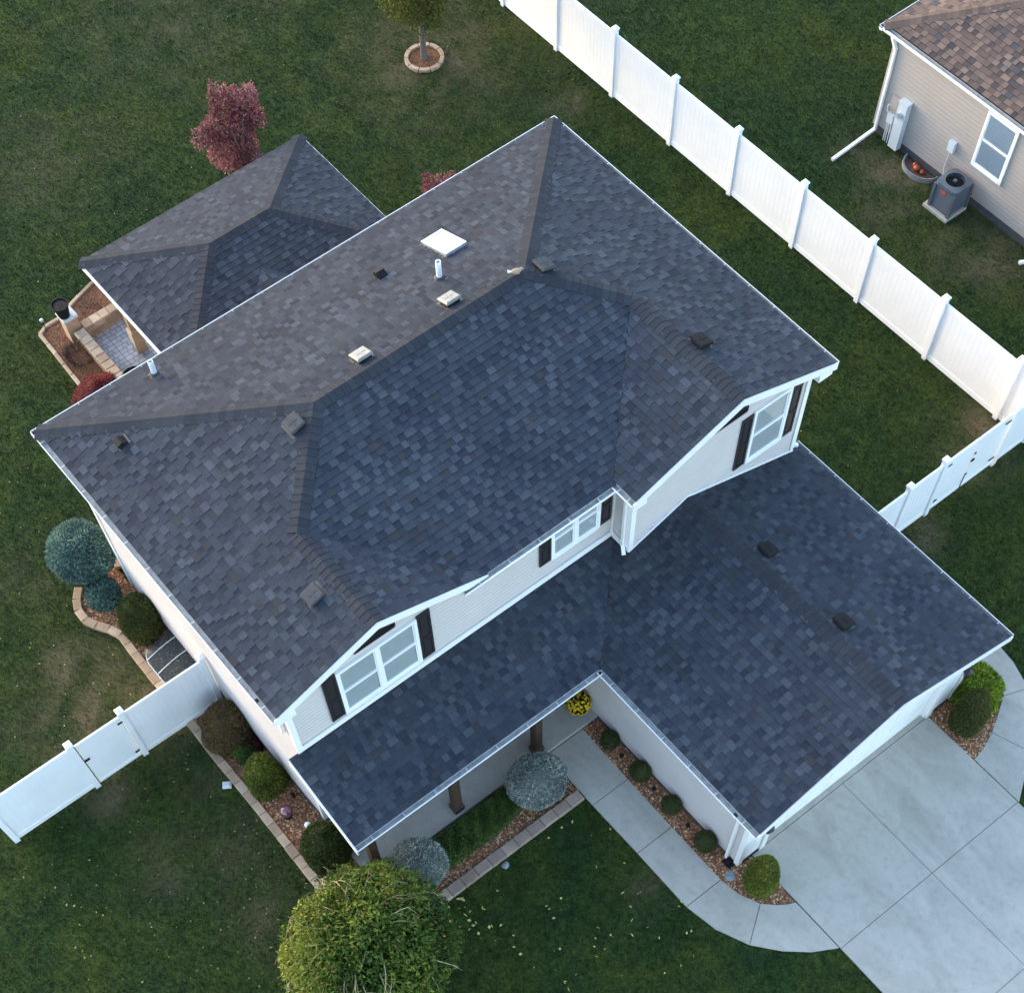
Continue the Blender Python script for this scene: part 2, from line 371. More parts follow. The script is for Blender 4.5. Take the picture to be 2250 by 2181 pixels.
CS = 1 / math.sqrt(1 + S * S)
def slope(mb, pts2, eave, z0, axis, sign, start=.112, **k):
    """roof plane: pts2 plan polygon, plane z = z0 + S * distance from eave line (axis coordinate = eave, rising towards sign)"""
    zf = (lambda x, y: z0 + S * sign * (x - eave)) if axis == 0 else (lambda x, y: z0 + S * sign * (y - eave))
    p3 = [(x, y, zf(x, y)) for x, y in pts2]
    if axis == 0: o, u, s = (eave, 0, z0), (0, 1, 0), (sign, 0, S)
    else: o, u, s = (0, eave, z0), (1, 0, 0), (0, sign, S)
    lapped(mb, p3, o, u, s, .146, .011, (.10, .235), start / CS, **k)
def ridge_cap(mb, a, b, d1, d2, w=.195, step=.15):
    """folded cap pieces from the low end a to the high end b; d1, d2 = down-slope directions of the two sides"""
    a, b = V(a), V(b); L = (b - a).length; d = (b - a) / L; k = 0
    d1 = (V(d1) - d * V(d1).dot(d)).normalized(); d2 = (V(d2) - d * V(d2).dot(d)).normalized(); up = V((0, 0, 1))
    n1 = d.cross(d1); n1 = n1 if n1.z > 0 else -n1; n2 = d.cross(d2); n2 = n2 if n2.z > 0 else -n2
    while k * step < L:
        s0, s1 = k * step, min(L, (k + 1) * step); k += 1; tn = random.random()
        for (h0, h1) in ((.024, .016),):
            c0, c1 = a + d * s0 + up * (h0 + .006), a + d * s1 + up * (h1 + .006)
            for dd, nn in ((d1, n1), (d2, n2)):
                m0, m1 = a + d * s0 + dd * w * .35 + nn * h0, a + d * s1 + dd * w * .35 + nn * h1
                e0, e1 = a + d * s0 + dd * w + nn * (h0 - .006), a + d * s1 + dd * w + nn * (h1 - .006)
                g0, g1 = a + d * s0 + dd * w + nn * -.002, a + d * s1 + dd * w + nn * -.002
                mb.poly([c0, m0, m1, c1], 0, tn); mb.poly([m0, e0, e1, m1], 0, tn); mb.poly([e0, g0, g1, e1], 1, tn)
                mb.poly([c0, a + d * s0, a + d * s0 + dd * w, e0, m0], 1, tn)
def gutter(a, b, out, parent, straps=True, caps=(True, True), hole=None):
    """K-style gutter along the eave a-b (outer top lip), out = outward unit vector"""
    a, b, out = V(a), V(b), V(out); d = (b - a).normalized(); L = (b - a).length
    prof = [(-.125, .0), (-.125, -.10), (-.03, -.10), (-.012, -.06), (-.012, -.045), (0, -.03), (0, 0), (-.016, 0), (-.016, -.02), (-.02, -.058), (-.118, -.058), (-.118, 0)]
    mb = MB(); n = len(prof)
    P = [a + out * x + V((0, 0, z)) for x, z in prof] + [b + out * x + V((0, 0, z)) for x, z in prof]
    for i in range(n):
        mb.add([P[i], P[(i + 1) % n], P[n + (i + 1) % n], P[n + i]], [(0, 1, 2, 3)], 1 if 7 <= i <= 10 else 0)
    outline = [(-.125, 0), (-.125, -.10), (-.03, -.10), (0, -.03), (0, 0)]
    for e, on in ((a, caps[0]), (b, caps[1])):
        if on: mb.poly([e + out * x + V((0, 0, z)) for x, z in outline])
    if hole is not None:
        c = a + d * hole + out * -.07 + V((0, 0, -.0565)); mb.poly([c + d * i * .045 + out * j * .03 for i, j in ((-1, -1), (1, -1), (1, 1), (-1, 1))], 2)
    g = mb.build('gutter', ['trim', 'gutter_in', 'dark'], parent)
    if straps:
        n = max(2, int(L / .72)); first = None
        for i in range(n):
            c = a + d * (L * (i + .5) / n)
            if first is None:
                first = MB().bar(c + out * -.125 + V((0, 0, -.004)), c + out * -.006 + V((0, 0, -.010)), .018, .006).build('gutter_strap', 'greybox', g); c0 = c
            else:
                o = first.copy(); COL.objects.link(o); o.parent = g; o.location = V(first.location) + (c - c0)
    return g
def downspout(path, parent, w=.075, name='downspout'):
    mb = MB()
    for p, q in zip(path[:-1], path[1:]):
        p, q = V(p), V(q); d = (q - p).normalized()
        mb.bar(p - d * .02, q + d * .02, w, w * .8, (0, 1, 0) if abs(d.z) > .7 else (0, 0, 1))
    return mb.build(name, 'trim', parent)
def fascia(pts, d, h, parent, name='fascia', mat='trim'):
    """board: path pts (top edge), thickness vector d, height h"""
    mb = MB()
    for p, q in zip(pts[:-1], pts[1:]):
        p, q = V(p), V(q); mb.extr([p, q, q + V((0, 0, -h)), p + V((0, 0, -h))], d)
    return mb.build(name, mat, parent)
def dutch(mb, poly3, o, u, exposure=.115, t=.009):
    """dutch lap boards: a flat face and a coved groove under the board above"""
    o, u = V(o), V(u).normalized(); n = u.cross(V((0, 0, 1)))
    P = [((V(p) - o).dot(u), (V(p) - o).z) for p in poly3]; b0 = min(p[1] for p in P); b1 = max(p[1] for p in P); r = 0
    W = lambda a, b, h: o + u * a + V((0, 0, b)) + n * h
    while b0 + r * exposure < b1:
        lo = b0 + r * exposure; r += 1
        for f0, f1, h0, h1 in ((0, .60, t, t), (.60, .72, t, .002), (.72, 1., .002, .002)):
            q = clip(clip(P, 1, lo + f0 * exposure, True), 1, lo + f1 * exposure, False)
            if len(q) < 3 or area2(q) < 1e-5: continue
            hh = lambda b: h0 + (h1 - h0) * (b - lo - f0 * exposure) / ((f1 - f0) * exposure)
            mb.poly([W(a, b, hh(b)) for a, b in q])
            if f0 == 0:
                for i in range(len(q)):
                    p, p2 = q[i], q[(i + 1) % len(q)]
                    if abs(p[1] - lo) < 1e-6 and abs(p2[1] - lo) < 1e-6: mb.poly([W(p[0], lo, .001), W(p2[0], lo, .001), W(p2[0], lo, t), W(p[0], lo, t)])
def siding(poly3, o, u, parent, mat='siding', exposure=.115, name='wall'):
    mb = MB(); dutch(mb, poly3, o, u, exposure, .006 if mat == 'tan_siding' else .009)
    return mb.build(name, [mat, mat], parent)

# ================================================================== THE HOUSE
house = thing('house', (9.9, 13, 0), 'two storey cream house with charcoal shingle roofs, attached garage and front porch', 'house')
Ze, Zg = 5.44, 2.75
XL, XR, YB, YL, YF = 3.18, 16.665, 20.05, 11.62, 11.07
XG, XE = 8.13, 11.185
hh = 4.225; YR = YB - hh; ZR = Ze + S * hh
R1, R2 = (XL + hh, YR), (XR - hh, YR)
w1 = (XG - XL) / 2; w2 = (XR - XE) / 2
X1, X2 = XL + w1, XR - w2
K1 = (X1, YR - (hh - w1)); K2 = (X2, YR - (hh - w2)); Z1, Z2 = Ze + S * w1, Ze + S * w2
mb = MB()
slope(mb, [(XL, YB), (XR, YB), R2, R1], YB, Ze, 1, -1)
slope(mb, [(XL, YB), R1, K1, (X1, YL), (XL, YL)], XL, Ze, 0, 1)
slope(mb, [R1, K1, (XG, YL), (XE, YL), K2, R2], YL, Ze, 1, 1, start=.02)
slope(mb, [K1, (X1, YL), (XG, YL)], XG, Ze, 0, -1, start=0)
slope(mb, [K2, (XE, YL), (XE, YF), (X2, YF)], XE, Ze, 0, 1)
slope(mb, [(XR, YB), R2, K2, (X2, YF), (XR, YF)], XR, Ze, 0, -1)
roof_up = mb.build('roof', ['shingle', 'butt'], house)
mb = MB()
dn = lambda ax, sg: (V((-sg, 0, -S)) if ax == 0 else V((0, -sg, -S)))
A3, B3 = (XL + .1, YB - .1, Ze + .033), (XR - .1, YB - .1, Ze + .033)
r1, r2, k1, k2 = (*R1, ZR), (*R2, ZR), (*K1, Z1), (*K2, Z2)
BK, LF, RT, FR = dn(1, -1), dn(0, 1), dn(0, -1), dn(1, 1)
ridge_cap(mb, A3, r1, BK, LF); ridge_cap(mb, B3, r2, BK, RT); ridge_cap(mb, k1, r1, LF, FR); ridge_cap(mb, k2, r2, RT, FR)
ridge_cap(mb, (X1, YL, Z1), k1, LF, RT); ridge_cap(mb, (X2, YF, Z2), k2, LF, RT); ridge_cap(mb, r1, r2, BK, FR)
mb.build('ridge_cap', ['cap', 'butt'], roof_up)
# lower roofs
GL, GR_, GF, GM = 9.43, 16.62, 5.08, 13.025
ZM = Zg + S * (GM - GL); PF, PL_ = 9.745, 3.29; WM, WW = 11.87, 11.33; XW = 11.5
mb = MB()
slope(mb, [(PL_, PF), (GL, PF), (XW, PF + XW - GL), (XW, WM), (PL_, WM)], PF, Zg, 1, 1)
slope(mb, [(GL, GF), (GM, GF), (GM, WW), (XW, WW), (XW, PF + XW - GL), (GL, PF)], GL, Zg, 0, 1)
slope(mb, [(GM, GF), (GR_, GF), (GR_, 11.5), (16.2, 11.5), (16.2, WW), (GM, WW)], GR_, Zg, 0, -1)
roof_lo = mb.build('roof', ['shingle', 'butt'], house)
mb = MB(); ridge_cap(mb, (GM, GF, ZM), (GM, WW, ZM), LF, RT); mb.build('ridge_cap', ['cap', 'butt'], roof_lo)
# gutters
z = Ze
gutter((XL, YB, z), (XR, YB, z), (0, 1, 0), house)
gutter((XL, 11.6, z), (XL, YB, z), (-1, 0, 0), house, hole=.6)
gutter((XR, YF, z), (XR, YB, z), (1, 0, 0), house)
gutter((7.53, 11.52, z - .01), (XE, 11.52, z - .01), (0, -1, 0), house, caps=(True, False))
gutter((XE, YF, z), (XE, 11.645, z), (-1, 0, 0), house, caps=(True, False))
gutter((GR_, GF, Zg), (GR_, 11.5, Zg), (1, 0, 0), house)
gutter((GL, GF, Zg), (GL, PF + .1, Zg), (-1, 0, 0), house, hole=.62)
gutter((PL_, PF, Zg), (GL + .1, PF, Zg), (0, -1, 0), house, caps=(True, False))
# rake boards and fascia
def rake(pts, yb, h=.17):
    fascia([(x, yb, zz) for x, zz in pts], (0, .03, 0), h, house, 'rake_board')
    # soffit behind the board
    m = MB()
    for (xa, za), (xb, zb) in zip(pts[:-1], pts[1:]): m.extr([(xa, yb + .03, za - .13), (xb, yb + .03, zb - .13), (xb, yb + .32, zb - .13), (xa, yb + .32, za - .13)], (0, 0, -.012))
    m.build('soffit', 'trim', house)
rake([(XL + .05, Ze + .005), (X1, Z1 - .01), (XG, Ze - .01)], YL - .03)
rake([(XE + .05, Ze + .005), (X2, Z2 - .01), (XR - .05, Ze + .005)], YF - .03)
rake([(GL + .05, Zg + .005), (GM, ZM - .01), (GR_ - .05, Zg + .005)], GF - .03, .15)
fascia([(PL_ - .03, PF, Zg + .01), (PL_ - .03, WM - .02, Zg + S * (WM - PF) - .01)], (.03, 0, 0), .17, house, 'rake_board')
# eave returns at the gable feet
for (x0, x1, yy, zz) in ((XL + .13, XL + .5, YL, Ze), (XR - .5, XR - .13, YF, Ze), (XE + .13, XE + .42, YF, Ze)):
    MB().bevbox((x0, yy, zz - .26), (x1, yy + .28, zz - .11), .02).build('eave_return', 'trim', house)
# soffits along the eaves
m = MB()
m.box((XL + .12, YL, Ze - .13), (3.56, YB - .12, Ze - .115)); m.box((16.19, YF + .03, Ze - .13), (XR - .12, YB - .12, Ze - .115)); m.box((3.57, 19.66, Ze - .13), (16.18, YB - .12, Ze - .115))
m.box((XG, 11.66, Ze - .13), (XW - .05, WM, Ze - .115)); m.box((GL + .12, GF, Zg - .13), (9.82, PF + .05, Zg - .115)); m.box((16.23, GF, Zg - .13), (GR_ - .12, 11.45, Zg - .115))
m.box((3.4, PF + .12, Zg - .13), (9.80, WM - .02, Zg - .115))
m.build('soffit', 'trim', house)
# walls
x0, x1, y0, y1 = 3.55, 16.2, WM, 19.67
zt = Ze - .12
siding([(x0, y0, 2.5), (XW, y0, 2.5), (XW, y0, zt), (XG - .1, y0, zt), (X1, y0, Z1 - .13), (x0, y0, Ze - .02)], (0, y0, 2.5), (1, 0, 0), house)
siding([(x0, y0, .32), (9.8, y0, .32), (9.8, y0, 2.5), (x0, y0, 2.5)], (0, y0, .32), (1, 0, 0), house)
siding([(XW, WW, 3.0), (16.2, WW, 2.7), (16.2, WW, Ze - .02), (X2, WW, Z2 - .13), (XW, WW, zt)], (0, WW, 2.7), (1, 0, 0), house)
siding([(XW, WM, 3.2), (XW, WW, 3.2), (XW, WW, zt), (XW, WM, zt)], (XW, 0, 3.2), (0, -1, 0), house)
siding([(x0, y1, .28), (x0, y0, .28), (x0, y0, zt), (x0, y1, zt)], (x0, 0, .28), (0, -1, 0), house)
siding([(x1, WW, .28), (x1, y1, .28), (x1, y1, zt), (x1, WW, zt)], (x1, 0, .28), (0, 1, 0), house)
siding([(x1, y1, .28), (x0, y1, .28), (x0, y1, zt), (x1, y1, zt)], (0, y1, .28), (-1, 0, 0), house)
gx0, gx1, gy = 9.81, 16.24, 5.46
siding([(gx0, 11.86, .14), (gx0, gy, .14), (gx0, gy, Zg - .12), (gx0, 11.86, Zg - .12)], (gx0, 0, .14), (0, -1, 0), house)
siding([(gx1, gy, .14), (gx1, 11.3, .14), (gx1, 11.3, Zg - .12), (gx1, gy, Zg - .12)], (gx1, 0, .14), (0, 1, 0), house)
mb = MB()
dl, dr, dz = 10.57, 15.45, 2.14
for pl in ([(gx0, .14), (dl, .14), (dl, 2.42), (gx0, 2.42)], [(dr, .14), (gx1, .14), (gx1, 2.42), (dr, 2.42)], [(gx0, 2.42), (gx1, 2.42), (gx1, Zg - .05), (GM, ZM - .13), (gx0, Zg - .05)], [(dl, dz), (dr, dz), (dr, 2.42), (dl, 2.42)]):
    dutch(mb, [(x, gy, zz) for x, zz in pl], (0, gy, .14), (1, 0, 0))
mb.build('wall', ['trim', 'trim'], house)
# dark interior core so no light leaks through
MB().box((3.62, 11.95, .05), (16.12, 19.6, 5.2)).build('interior', 'dark', house)
MB().box((9.9, 5.75, .05), (16.14, 11.9, 2.5)).build('interior', 'dark', house)
MB().box((3.54, 11.86, .02), (16.21, 19.68, .27)).build('foundation', 'foundation', house)
MB().box((gx0 - .008, gy - .008, .0), (dl, 11.85, .135)).build('foundation', 'foundation', house); MB().box((dr, gy - .008, .0), (gx1 + .008, 11.3, .135)).build('foundation', 'foundation', house)
# white skirt trim where the walls meet the lower roofs
zp = Zg + S * (WM - PF)
fascia([(3.5, WM - .045, zp + .17), (XW - .02, WM - .045, zp + .17)], (0, .03, 0), .15, house, 'flashing_board')
fascia([(XW - .045, WM - .05, zp + .17), (XW - .045, WW - .02, zp + .15)], (.03, 0, 0), .15, house, 'flashing_board')
zw = lambda x: Zg + S * (x - GL) if x < GM else Zg + S * (GR_ - x)
fascia([(XW - .02, WW - .04, zw(XW) + .07), (GM, WW - .04, ZM + .07), (16.22, WW - .04, zw(16.22) + .07)], (0, .025, 0), .06, house, 'flashing_board')
def corner(x, y, za, zb, sx, sy, w=.1):
    """L corner board, sx/sy = outward side signs"""
    m = MB(); t = .022
    m.box((min(x, x - sx * w), min(y, y + sy * t), za), (max(x, x - sx * w), max(y, y + sy * t), zb))
    m.box((min(x, x + sx * t), min(y + sy * t, y - sy * w), za), (max(x, x + sx * t), max(y + sy * t, y - sy * w), zb))
    m.build('corner_board', 'trim', house)
corner(x0 - .016, WM - .016, zp + .17, zt, -1, -1); corner(XW - .016, WW - .016, zw(XW) + .07, zt, -1, -1); corner(16.216, WW - .016, 3., zt, 1, -1)
corner(gx0 - .016, gy - .016, .1, Zg - .13, -1, -1); corner(gx1 + .016, gy - .016, .1, Zg - .13, 1, -1); corner(x0 - .016, y1 + .016, .3, zt, -1, 1)
corner(x1 + .016, y1 + .016, .3, zt, 1, 1); corner(x0 - .016, WM - .016, .3, 2.6, -1, -1)
MB().box((XW - .06, WM - .06, zp + .17), (XW - .017, WM - .017, zt)).build('corner_board', 'trim', house)
# windows
def window(cx, y, w, zb, zt, parent, mull=False, sash=True, axis='y', flip=1, name='window', shade=True):
    """double hung window in a wall facing -y (axis y) or -x (axis x)"""
    if axis == 'y': T = lambda a, d, zz: (cx + a, y + d, zz)
    else: T = lambda a, d, zz: (y + d, cx - a, zz)
    wn = bpy.data.objects.new(name, None); COL.objects.link(wn); wn.location = V(T(0, 0, zb)) - world_loc(parent); wn.parent = parent
    def bx(m, a0, d0, z0, a1, d1, z1):
        p, q = T(a0, d0, z0), T(a1, d1, z1); m.box(tuple(map(min, p, q)), tuple(map(max, p, q)))
    fr = MB(); h = w / 2
    bx(fr, -h, -.05, zb, -h + .07, .0, zt); bx(fr, h - .07, -.05, zb, h, 0, zt); bx(fr, -h + .07, -.05, zt - .07, h - .07, 0, zt); bx(fr, -h + .07, -.058, zb, h - .07, 0, zb + .065)
    if mull: bx(fr, -.05, -.048, zb + .065, .05, 0, zt - .07)
    fr.build('frame', 'white', wn)
    spans = [(-h + .07, -.05), (.05, h - .07)] if mull else [(-h + .07, h - .07)]
    zm = (zb + zt) / 2
    for a0, a1 in spans:
        sm = MB()
        bx(sm, a0, -.038, zm - .025, a1, -.003, zm + .025)
        for e0, e1 in ((a0, a0 + .028), (a1 - .028, a1)): bx(sm, e0, -.034, zb + .065, e1, -.004, zm - .025); bx(sm, e0, -.022, zm + .025, e1, -.002, zt - .07)
        bx(sm, a0 + .028, -.034, zb + .065, a1 - .028, -.004, zb + .10); bx(sm, a0 + .028, -.022, zt - .10, a1 - .028, -.002, zt - .07)
        sm.build('sash', 'white', wn)
        g = MB()
        for za_, zb2, dd in ((zb + .08, zm, -.016), (zm, zt - .08, -.010)): g.poly([T(a0 + .02, dd, za_), T(a1 - .02, dd, za_), T(a1 - .02, dd, zb2), T(a0 + .02, dd, zb2)])
        g.build('pane', 'glass', wn)
        bl = MB(); k = 0; zz = zb + .1
        while zz < zt - .1:
            bx(bl, a0 + .03, -.004, zz, a1 - .03, -.0035, zz + .046); zz += .050
        bl.build('blind', 'blind' if axis == 'y' else 'white', wn)
    return wn
for_w = []
window(5.625, WM - .016, 1.87, 3.72, 5.22, house, True)
window(10.47, WM - .016, 1.26, 4.10, 5.28, house, True)
window(15.14, WW - .016, 1.03, 3.74, 5.30, house)
for lo, hi in (((4.72, WM - .006, 3.8), (6.53, WM, 5.14)), ((9.87, WM - .006, 4.16), (11.07, WM, 5.2)), ((14.66, WW - .006, 3.82), (15.62, WW, 5.2))): MB().box(lo, hi).build('window_backing', 'dark', house)
def shutter(xc, y, w, zb, zt):
    m = MB(); y -= .016
    m.box((xc - w / 2, y - .03, zb), (xc - w / 2 + .05, y, zt)); m.box((xc + w / 2 - .05, y - .03, zb), (xc + w / 2, y, zt))
    zm = zb + (zt - zb) * .45
    for a, b_ in ((zb, zb + .08), (zm - .035, zm + .035), (zt - .08, zt)): m.box((xc - w / 2 + .05, y - .03, a), (xc + w / 2 - .05, y, b_))
    for a, b_ in ((zb + .08, zm - .035), (zm + .035, zt - .08)):
        m.box((xc - w / 2 + .05, y - .012, a), (xc + w / 2 - .05, y, b_)); m.bevbox((xc - w / 2 + .075, -(b_ - .03), y + .0), (xc + w / 2 - .075, -(a + .03), y + .014), .012, 0, Matrix(((1, 0, 0), (0, 0, 1), (0, -1, 0))), (0, -.0, 0)) if False else m.box((xc - w / 2 + .08, y - .022, a + .03), (xc + w / 2 - .08, y - .012, b_ - .03))
    m.build('shutter', 'shutter', house)
shutter(4.535, WM, .31, 3.74, 5.24); shutter(6.73, WM, .31, 3.74, 5.24)
shutter(9.70, WM, .30, 4.10, 5.30); shutter(11.26, WM, .30, 4.10, 5.30)
shutter(14.46, WW, .30, 3.76, 5.24); shutter(15.82, WW, .30, 3.74, 5.20)
def gable_vent(xc, y, w, zb):
    v = MB(); h = w / 2 * S * 1.0; y -= .016
    v.extr([(xc - w / 2, y, zb), (xc + w / 2, y, zb), (xc + w / 2, y, zb + .13), (xc, y, zb + .13 + h), (xc - w / 2, y, zb + .13)], (0, -.02, 0), 1)
    for p, q in (((xc - w / 2, zb), (xc + w / 2, zb)), ((xc - w / 2, zb + .13), (xc, zb + .13 + h)), ((xc, zb + .13 + h), (xc + w / 2, zb + .13)), ((xc - w / 2, zb), (xc - w / 2, zb + .13)), ((xc + w / 2, zb), (xc + w / 2, zb + .13))):
        v.bar((p[0], y - .026, p[1]), (q[0], y - .026, q[1]), .04, .022, (0, 1, 0))
    zz = zb + .05
    while zz < zb + .13 + h - .03:
        hw = w / 2 - .02 if zz < zb + .13 else (zb + .13 + h - zz) / S - .02
        v.box((xc - hw, y - .034, zz), (xc + hw, y - .02, zz + .012)); zz += .035
    v.build('gable_vent', ['shutter', 'black'], house)
gable_vent(X1 - .02, WM, .92, 5.44); gable_vent(X2 - .02, WW, .92, 5.52)
# garage door
gd = MB()
for i in range(4):
    za, zb_ = .02 + i * .53, .02 + i * .53 + .525
    gd.box((dl, gy + .10, za), (dr, gy + .14, zb_))
    for j in range(8):
        xa = dl + .05 + j * (dr - dl - .1) / 8
        gd.box((xa + .06, gy + .09, za + .09), (xa + (dr - dl - .1) / 8 - .06, gy + .10, zb_ - .09))
door = gd.build('garage_door', 'trim', house)
MB().box((dl, gy + .085, .005), (dr, gy + .15, .02)).build('door_seal', 'black', door)
fr = MB()
fr.box((dl - .16, gy - .045, .03), (dl, gy - .002, dz + .17)); fr.box((dr, gy - .045, .03), (dr + .16, gy - .002, dz + .17)); fr.box((dl, gy - .045, dz), (dr, gy - .002, dz + .17))
fr.box((dl - .0, gy - .002, .03), (dl + .03, gy + .098, dz)); fr.box((dr - .03, gy - .002, .03), (dr, gy + .098, dz)); fr.box((dl + .03, gy - .002, dz - .03), (dr - .03, gy + .098, dz))
fr.build('door_frame', 'trim', house)
# lower storey openings under the porch
pd = MB().box((8.55, WM - .05, .2), (9.47, WM - .02, 2.2)); pd.build('door', 'shutter', house)
MB().box((8.45, WM - .04, .2), (8.55, WM - .016, 2.3)).box((9.47, WM - .04, .2), (9.57, WM - .016, 2.3)).box((8.55, WM - .04, 2.2), (9.47, WM - .016, 2.3)).build('door_frame', 'trim', house)
window(5.6, WM - .016, 1.8, .9, 2.3, house, True)
# porch
MB().box((3.5, 10.11, 0), (9.805, WM - .02, .15)).build('porch_floor', 'porch', house)
MB().box((3.42, 10.16, 2.36), (9.8, 10.4, 2.61)).build('porch_beam', 'trim', house)
MB().box((3.44, 10.41, 2.36), (3.62, WM - .02, 2.61)).extr([(3.5, 10.2, 2.62), (3.5, WM - .02, 2.62), (3.5, WM - .02, zp - .06), (3.5, 10.2, Zg + .09)], (.03, 0, 0)).build('porch_beam', 'trim', house)
for x in (3.78, 5.955, 8.195):
    p = MB().box((x - .095, 10.205, .15), (x + .095, 10.395, 2.36)); po = p.build('porch_post', 'wood', house)
    MB().bevbox((x - .125, 10.175, .15), (x + .125, 10.425, .33), .02).build('post_base', 'wood', po)
# roof penetrations
def frame_on(kind, x, y):
    """local frame on a slope: rotation whose z is the roof normal"""
    if kind == 'back': zz = Ze + S * (YB - y); up = V((0, -1, S))
    elif kind == 'left': zz = Ze + S * (x - XL); up = V((1, 0, S))
    elif kind == 'right': zz = Ze + S * (XR - x); up = V((-1, 0, S))
    else: zz = Zg + S * (GR_ - x); up = V((-1, 0, S))
    up.normalize(); n = V((up.x * -S, up.y * -S, 1.)); side = up.cross(V((0, 0, 1))).normalized(); n = side.cross(up).normalized()
    return Matrix((side, up, n)).transposed(), V((x, y, zz))
def roof_vent(kind, x, y, mat='vent', sz=.175):
    R, c = frame_on(kind, x, y); m = MB()
    m.box((-sz - .03, -sz - .03, .0), (sz + .03, sz + .05, .012), 1, R, c); m.box((-sz + .03, -sz + .03, .018), (sz - .03, sz - .03, .085), 2, R, c)
    m.bevbox((-sz, -sz, .07), (sz, sz, .125), .022, 0, R, c)
    m.box((-.1, -.012, .125), (.1, .012, .131), 0, R, c); m.box((-.012, -.1, .125), (.012, .1, .130), 0, R, c)
    m.build('roof_vent', [mat, 'rubber', 'black'], house)
roof_vent('back', 10.91, 16.22, 'vent_sky_tint'); roof_vent('back', 8.78, 16.2, 'vent_sky_tint'); roof_vent('right', 12.83, 15.74); roof_vent('right', 14.25, 12.67, 'black')
roof_vent('left', 6.9, 15.76); roof_vent('left', 5.16, 12.87); roof_vent('garage', 13.46, 9.35, 'black'); roof_vent('garage', 13.44, 7.16, 'black')
for kind, x, y in (('back', 10.63, 18.22), ('left', 4.36, 18.26)):
    R, c = frame_on(kind, x, y); m = MB()
    m.box((-.12, -.12, 0), (.12, .16, .01), 1, R, c)
    m.add([R @ V(p) + c for p in ((-.1, -.1, .014), (.1, -.1, .014), (.1, .12, .014), (-.1, .12, .014), (-.1, -.1, .12), (.1, -.1, .12), (.1, .02, .13), (-.1, .02, .13))], [(0, 1, 5, 4), (1, 2, 6, 5), (2, 3, 7, 6), (3, 0, 4, 7), (4, 5, 6, 7)], 0)
    m.build('exhaust_hood', ['black', 'rubber'], house)
for x, y, hgt in ((11.28, 17.08, .42), (5.84, 19.46, .36)):
    zz = Ze + S * (YB - y); m = MB(); R, c = frame_on('back', x, y)
    m.box((-.12, -.11, 0), (.12, .15, .008), 2, R, c); m.lathe([(.115, -.03), (.105, .03), (.075, .075)], (x, y, zz), 18, 1)
    r = .058; m.lathe([(r, -.02), (r, hgt), (r - .012, hgt), (r - .012, hgt - .2)], (x, y, zz), 18, 0)
    m.build('vent_pipe', ['white', 'rubber', 'rubber'], house, False)
R, c = frame_on('back', 12.07, 17.98)
sk = bpy.data.objects.new('skylight', None); COL.objects.link(sk); sk.location = c - world_loc(house); sk.parent = house
MB().box((-.255, -.44, -.02), (.255, .44, .06), 0, R, c).box((-.31, -.50, 0), (.31, .52, .010), 1, R, c).build('curb', ['metal', 'rubber'], sk)
fm = MB()
for lo, hi in (((-.27, -.455, .06), (.27, -.38, .085)), ((-.27, .38, .06), (.27, .455, .085)), ((-.27, -.38, .06), (-.20, .38, .085)), ((.20, -.38, .06), (.27, .38, .085))): fm.box(lo, hi, 0, R, c)
fm.build('frame', 'metal', sk)
g = MB(); nx = 8; pts = []; F = []
for i in range(nx + 1):
    for j in range(nx + 1):
        a, b_ = i / nx * 2 - 1, j / nx * 2 - 1; pts.append(R @ V((a * .205, b_ * .385, .068 + .022 * (1 - a ** 4) * (1 - b_ ** 4))) + c)
for i in range(nx):
    for j in range(nx): F.append((i * (nx + 1) + j, (i + 1) * (nx + 1) + j, (i + 1) * (nx + 1) + j + 1, i * (nx + 1) + j + 1))
g.add(pts, F); g.build('dome', 'skylight', sk, True)
# downspouts
downspout([(XW - .06, WW - .14, Ze - .12), (XW - .07, WW + .12, Ze - .45), (XW - .07, WW + .12, zw(XW) + .16), (XW - .15, WW - .02, zw(XW) + .06)], house)
downspout([(XR - .06, YF + .3, Ze - .1), (16.26, WW + .15, Ze - .5), (16.26, WW + .15, 2.96), (16.4, WW + .02, 2.9)], house)
downspout([(GL + .06, GF + .62, Zg - .1), (gx0 - .06, GF + .66, Zg - .4), (gx0 - .06, GF + .66, .1)], house)
downspout([(XL + .06, 12.2, Ze - .1), (x0 - .06, 12.2, Ze - .4), (x0 - .06, 12.2, 3.9)], house)
# wall lamps
for x in (10.17, 15.86):
    lp = MB(); lp.box((x - .05, gy - .06, 1.66), (x + .05, gy - .016, 1.92)); lp.bar((x, gy - .05, 1.86), (x, gy - .18, 1.9), .02, .02)
    lp.lathe([(.02, .26), (.105, .2), (.11, .19), (.02, .245)], (x, gy - .2, 1.68), 18); lp.lathe([(.05, 0), (.055, .02), (.09, .20)], (x, gy - .2, 1.66), 18, 0); lp.lathe([(.008, .255), (.02, .30)], (x, gy - .2, 1.66), 10)
    w = lp.build('wall_lamp', 'lamp', house)

# ================================================================== PAVILION
pav = thing('patio_pavilion', (10.4, 24, 0), 'open patio pavilion with charcoal hip roof standing behind the house', 'pavilion')
px0, px1, py0, py1 = 7.15, 13.62, 21.55, 26.32; Zp = 2.68
hp = (py1 - py0) / 2; pr1, pr2 = (px0 + hp, py1 - hp), (px1 - hp, py1 - hp); zpr = Zp + S * hp
mb = MB()
slope(mb, [(px0, py1), (px1, py1), pr2, pr1], py1, Zp, 1, -1, start=0)
slope(mb, [(px0, py1), pr1, (px0, py0)], px0, Zp, 0, 1, start=0)
slope(mb, [(px1, py1), pr2, (px1, py0)], px1, Zp, 0, -1, start=0)
slope(mb, [(px0, py0), (px1, py0), pr2, pr1], py0, Zp, 1, 1, start=0)
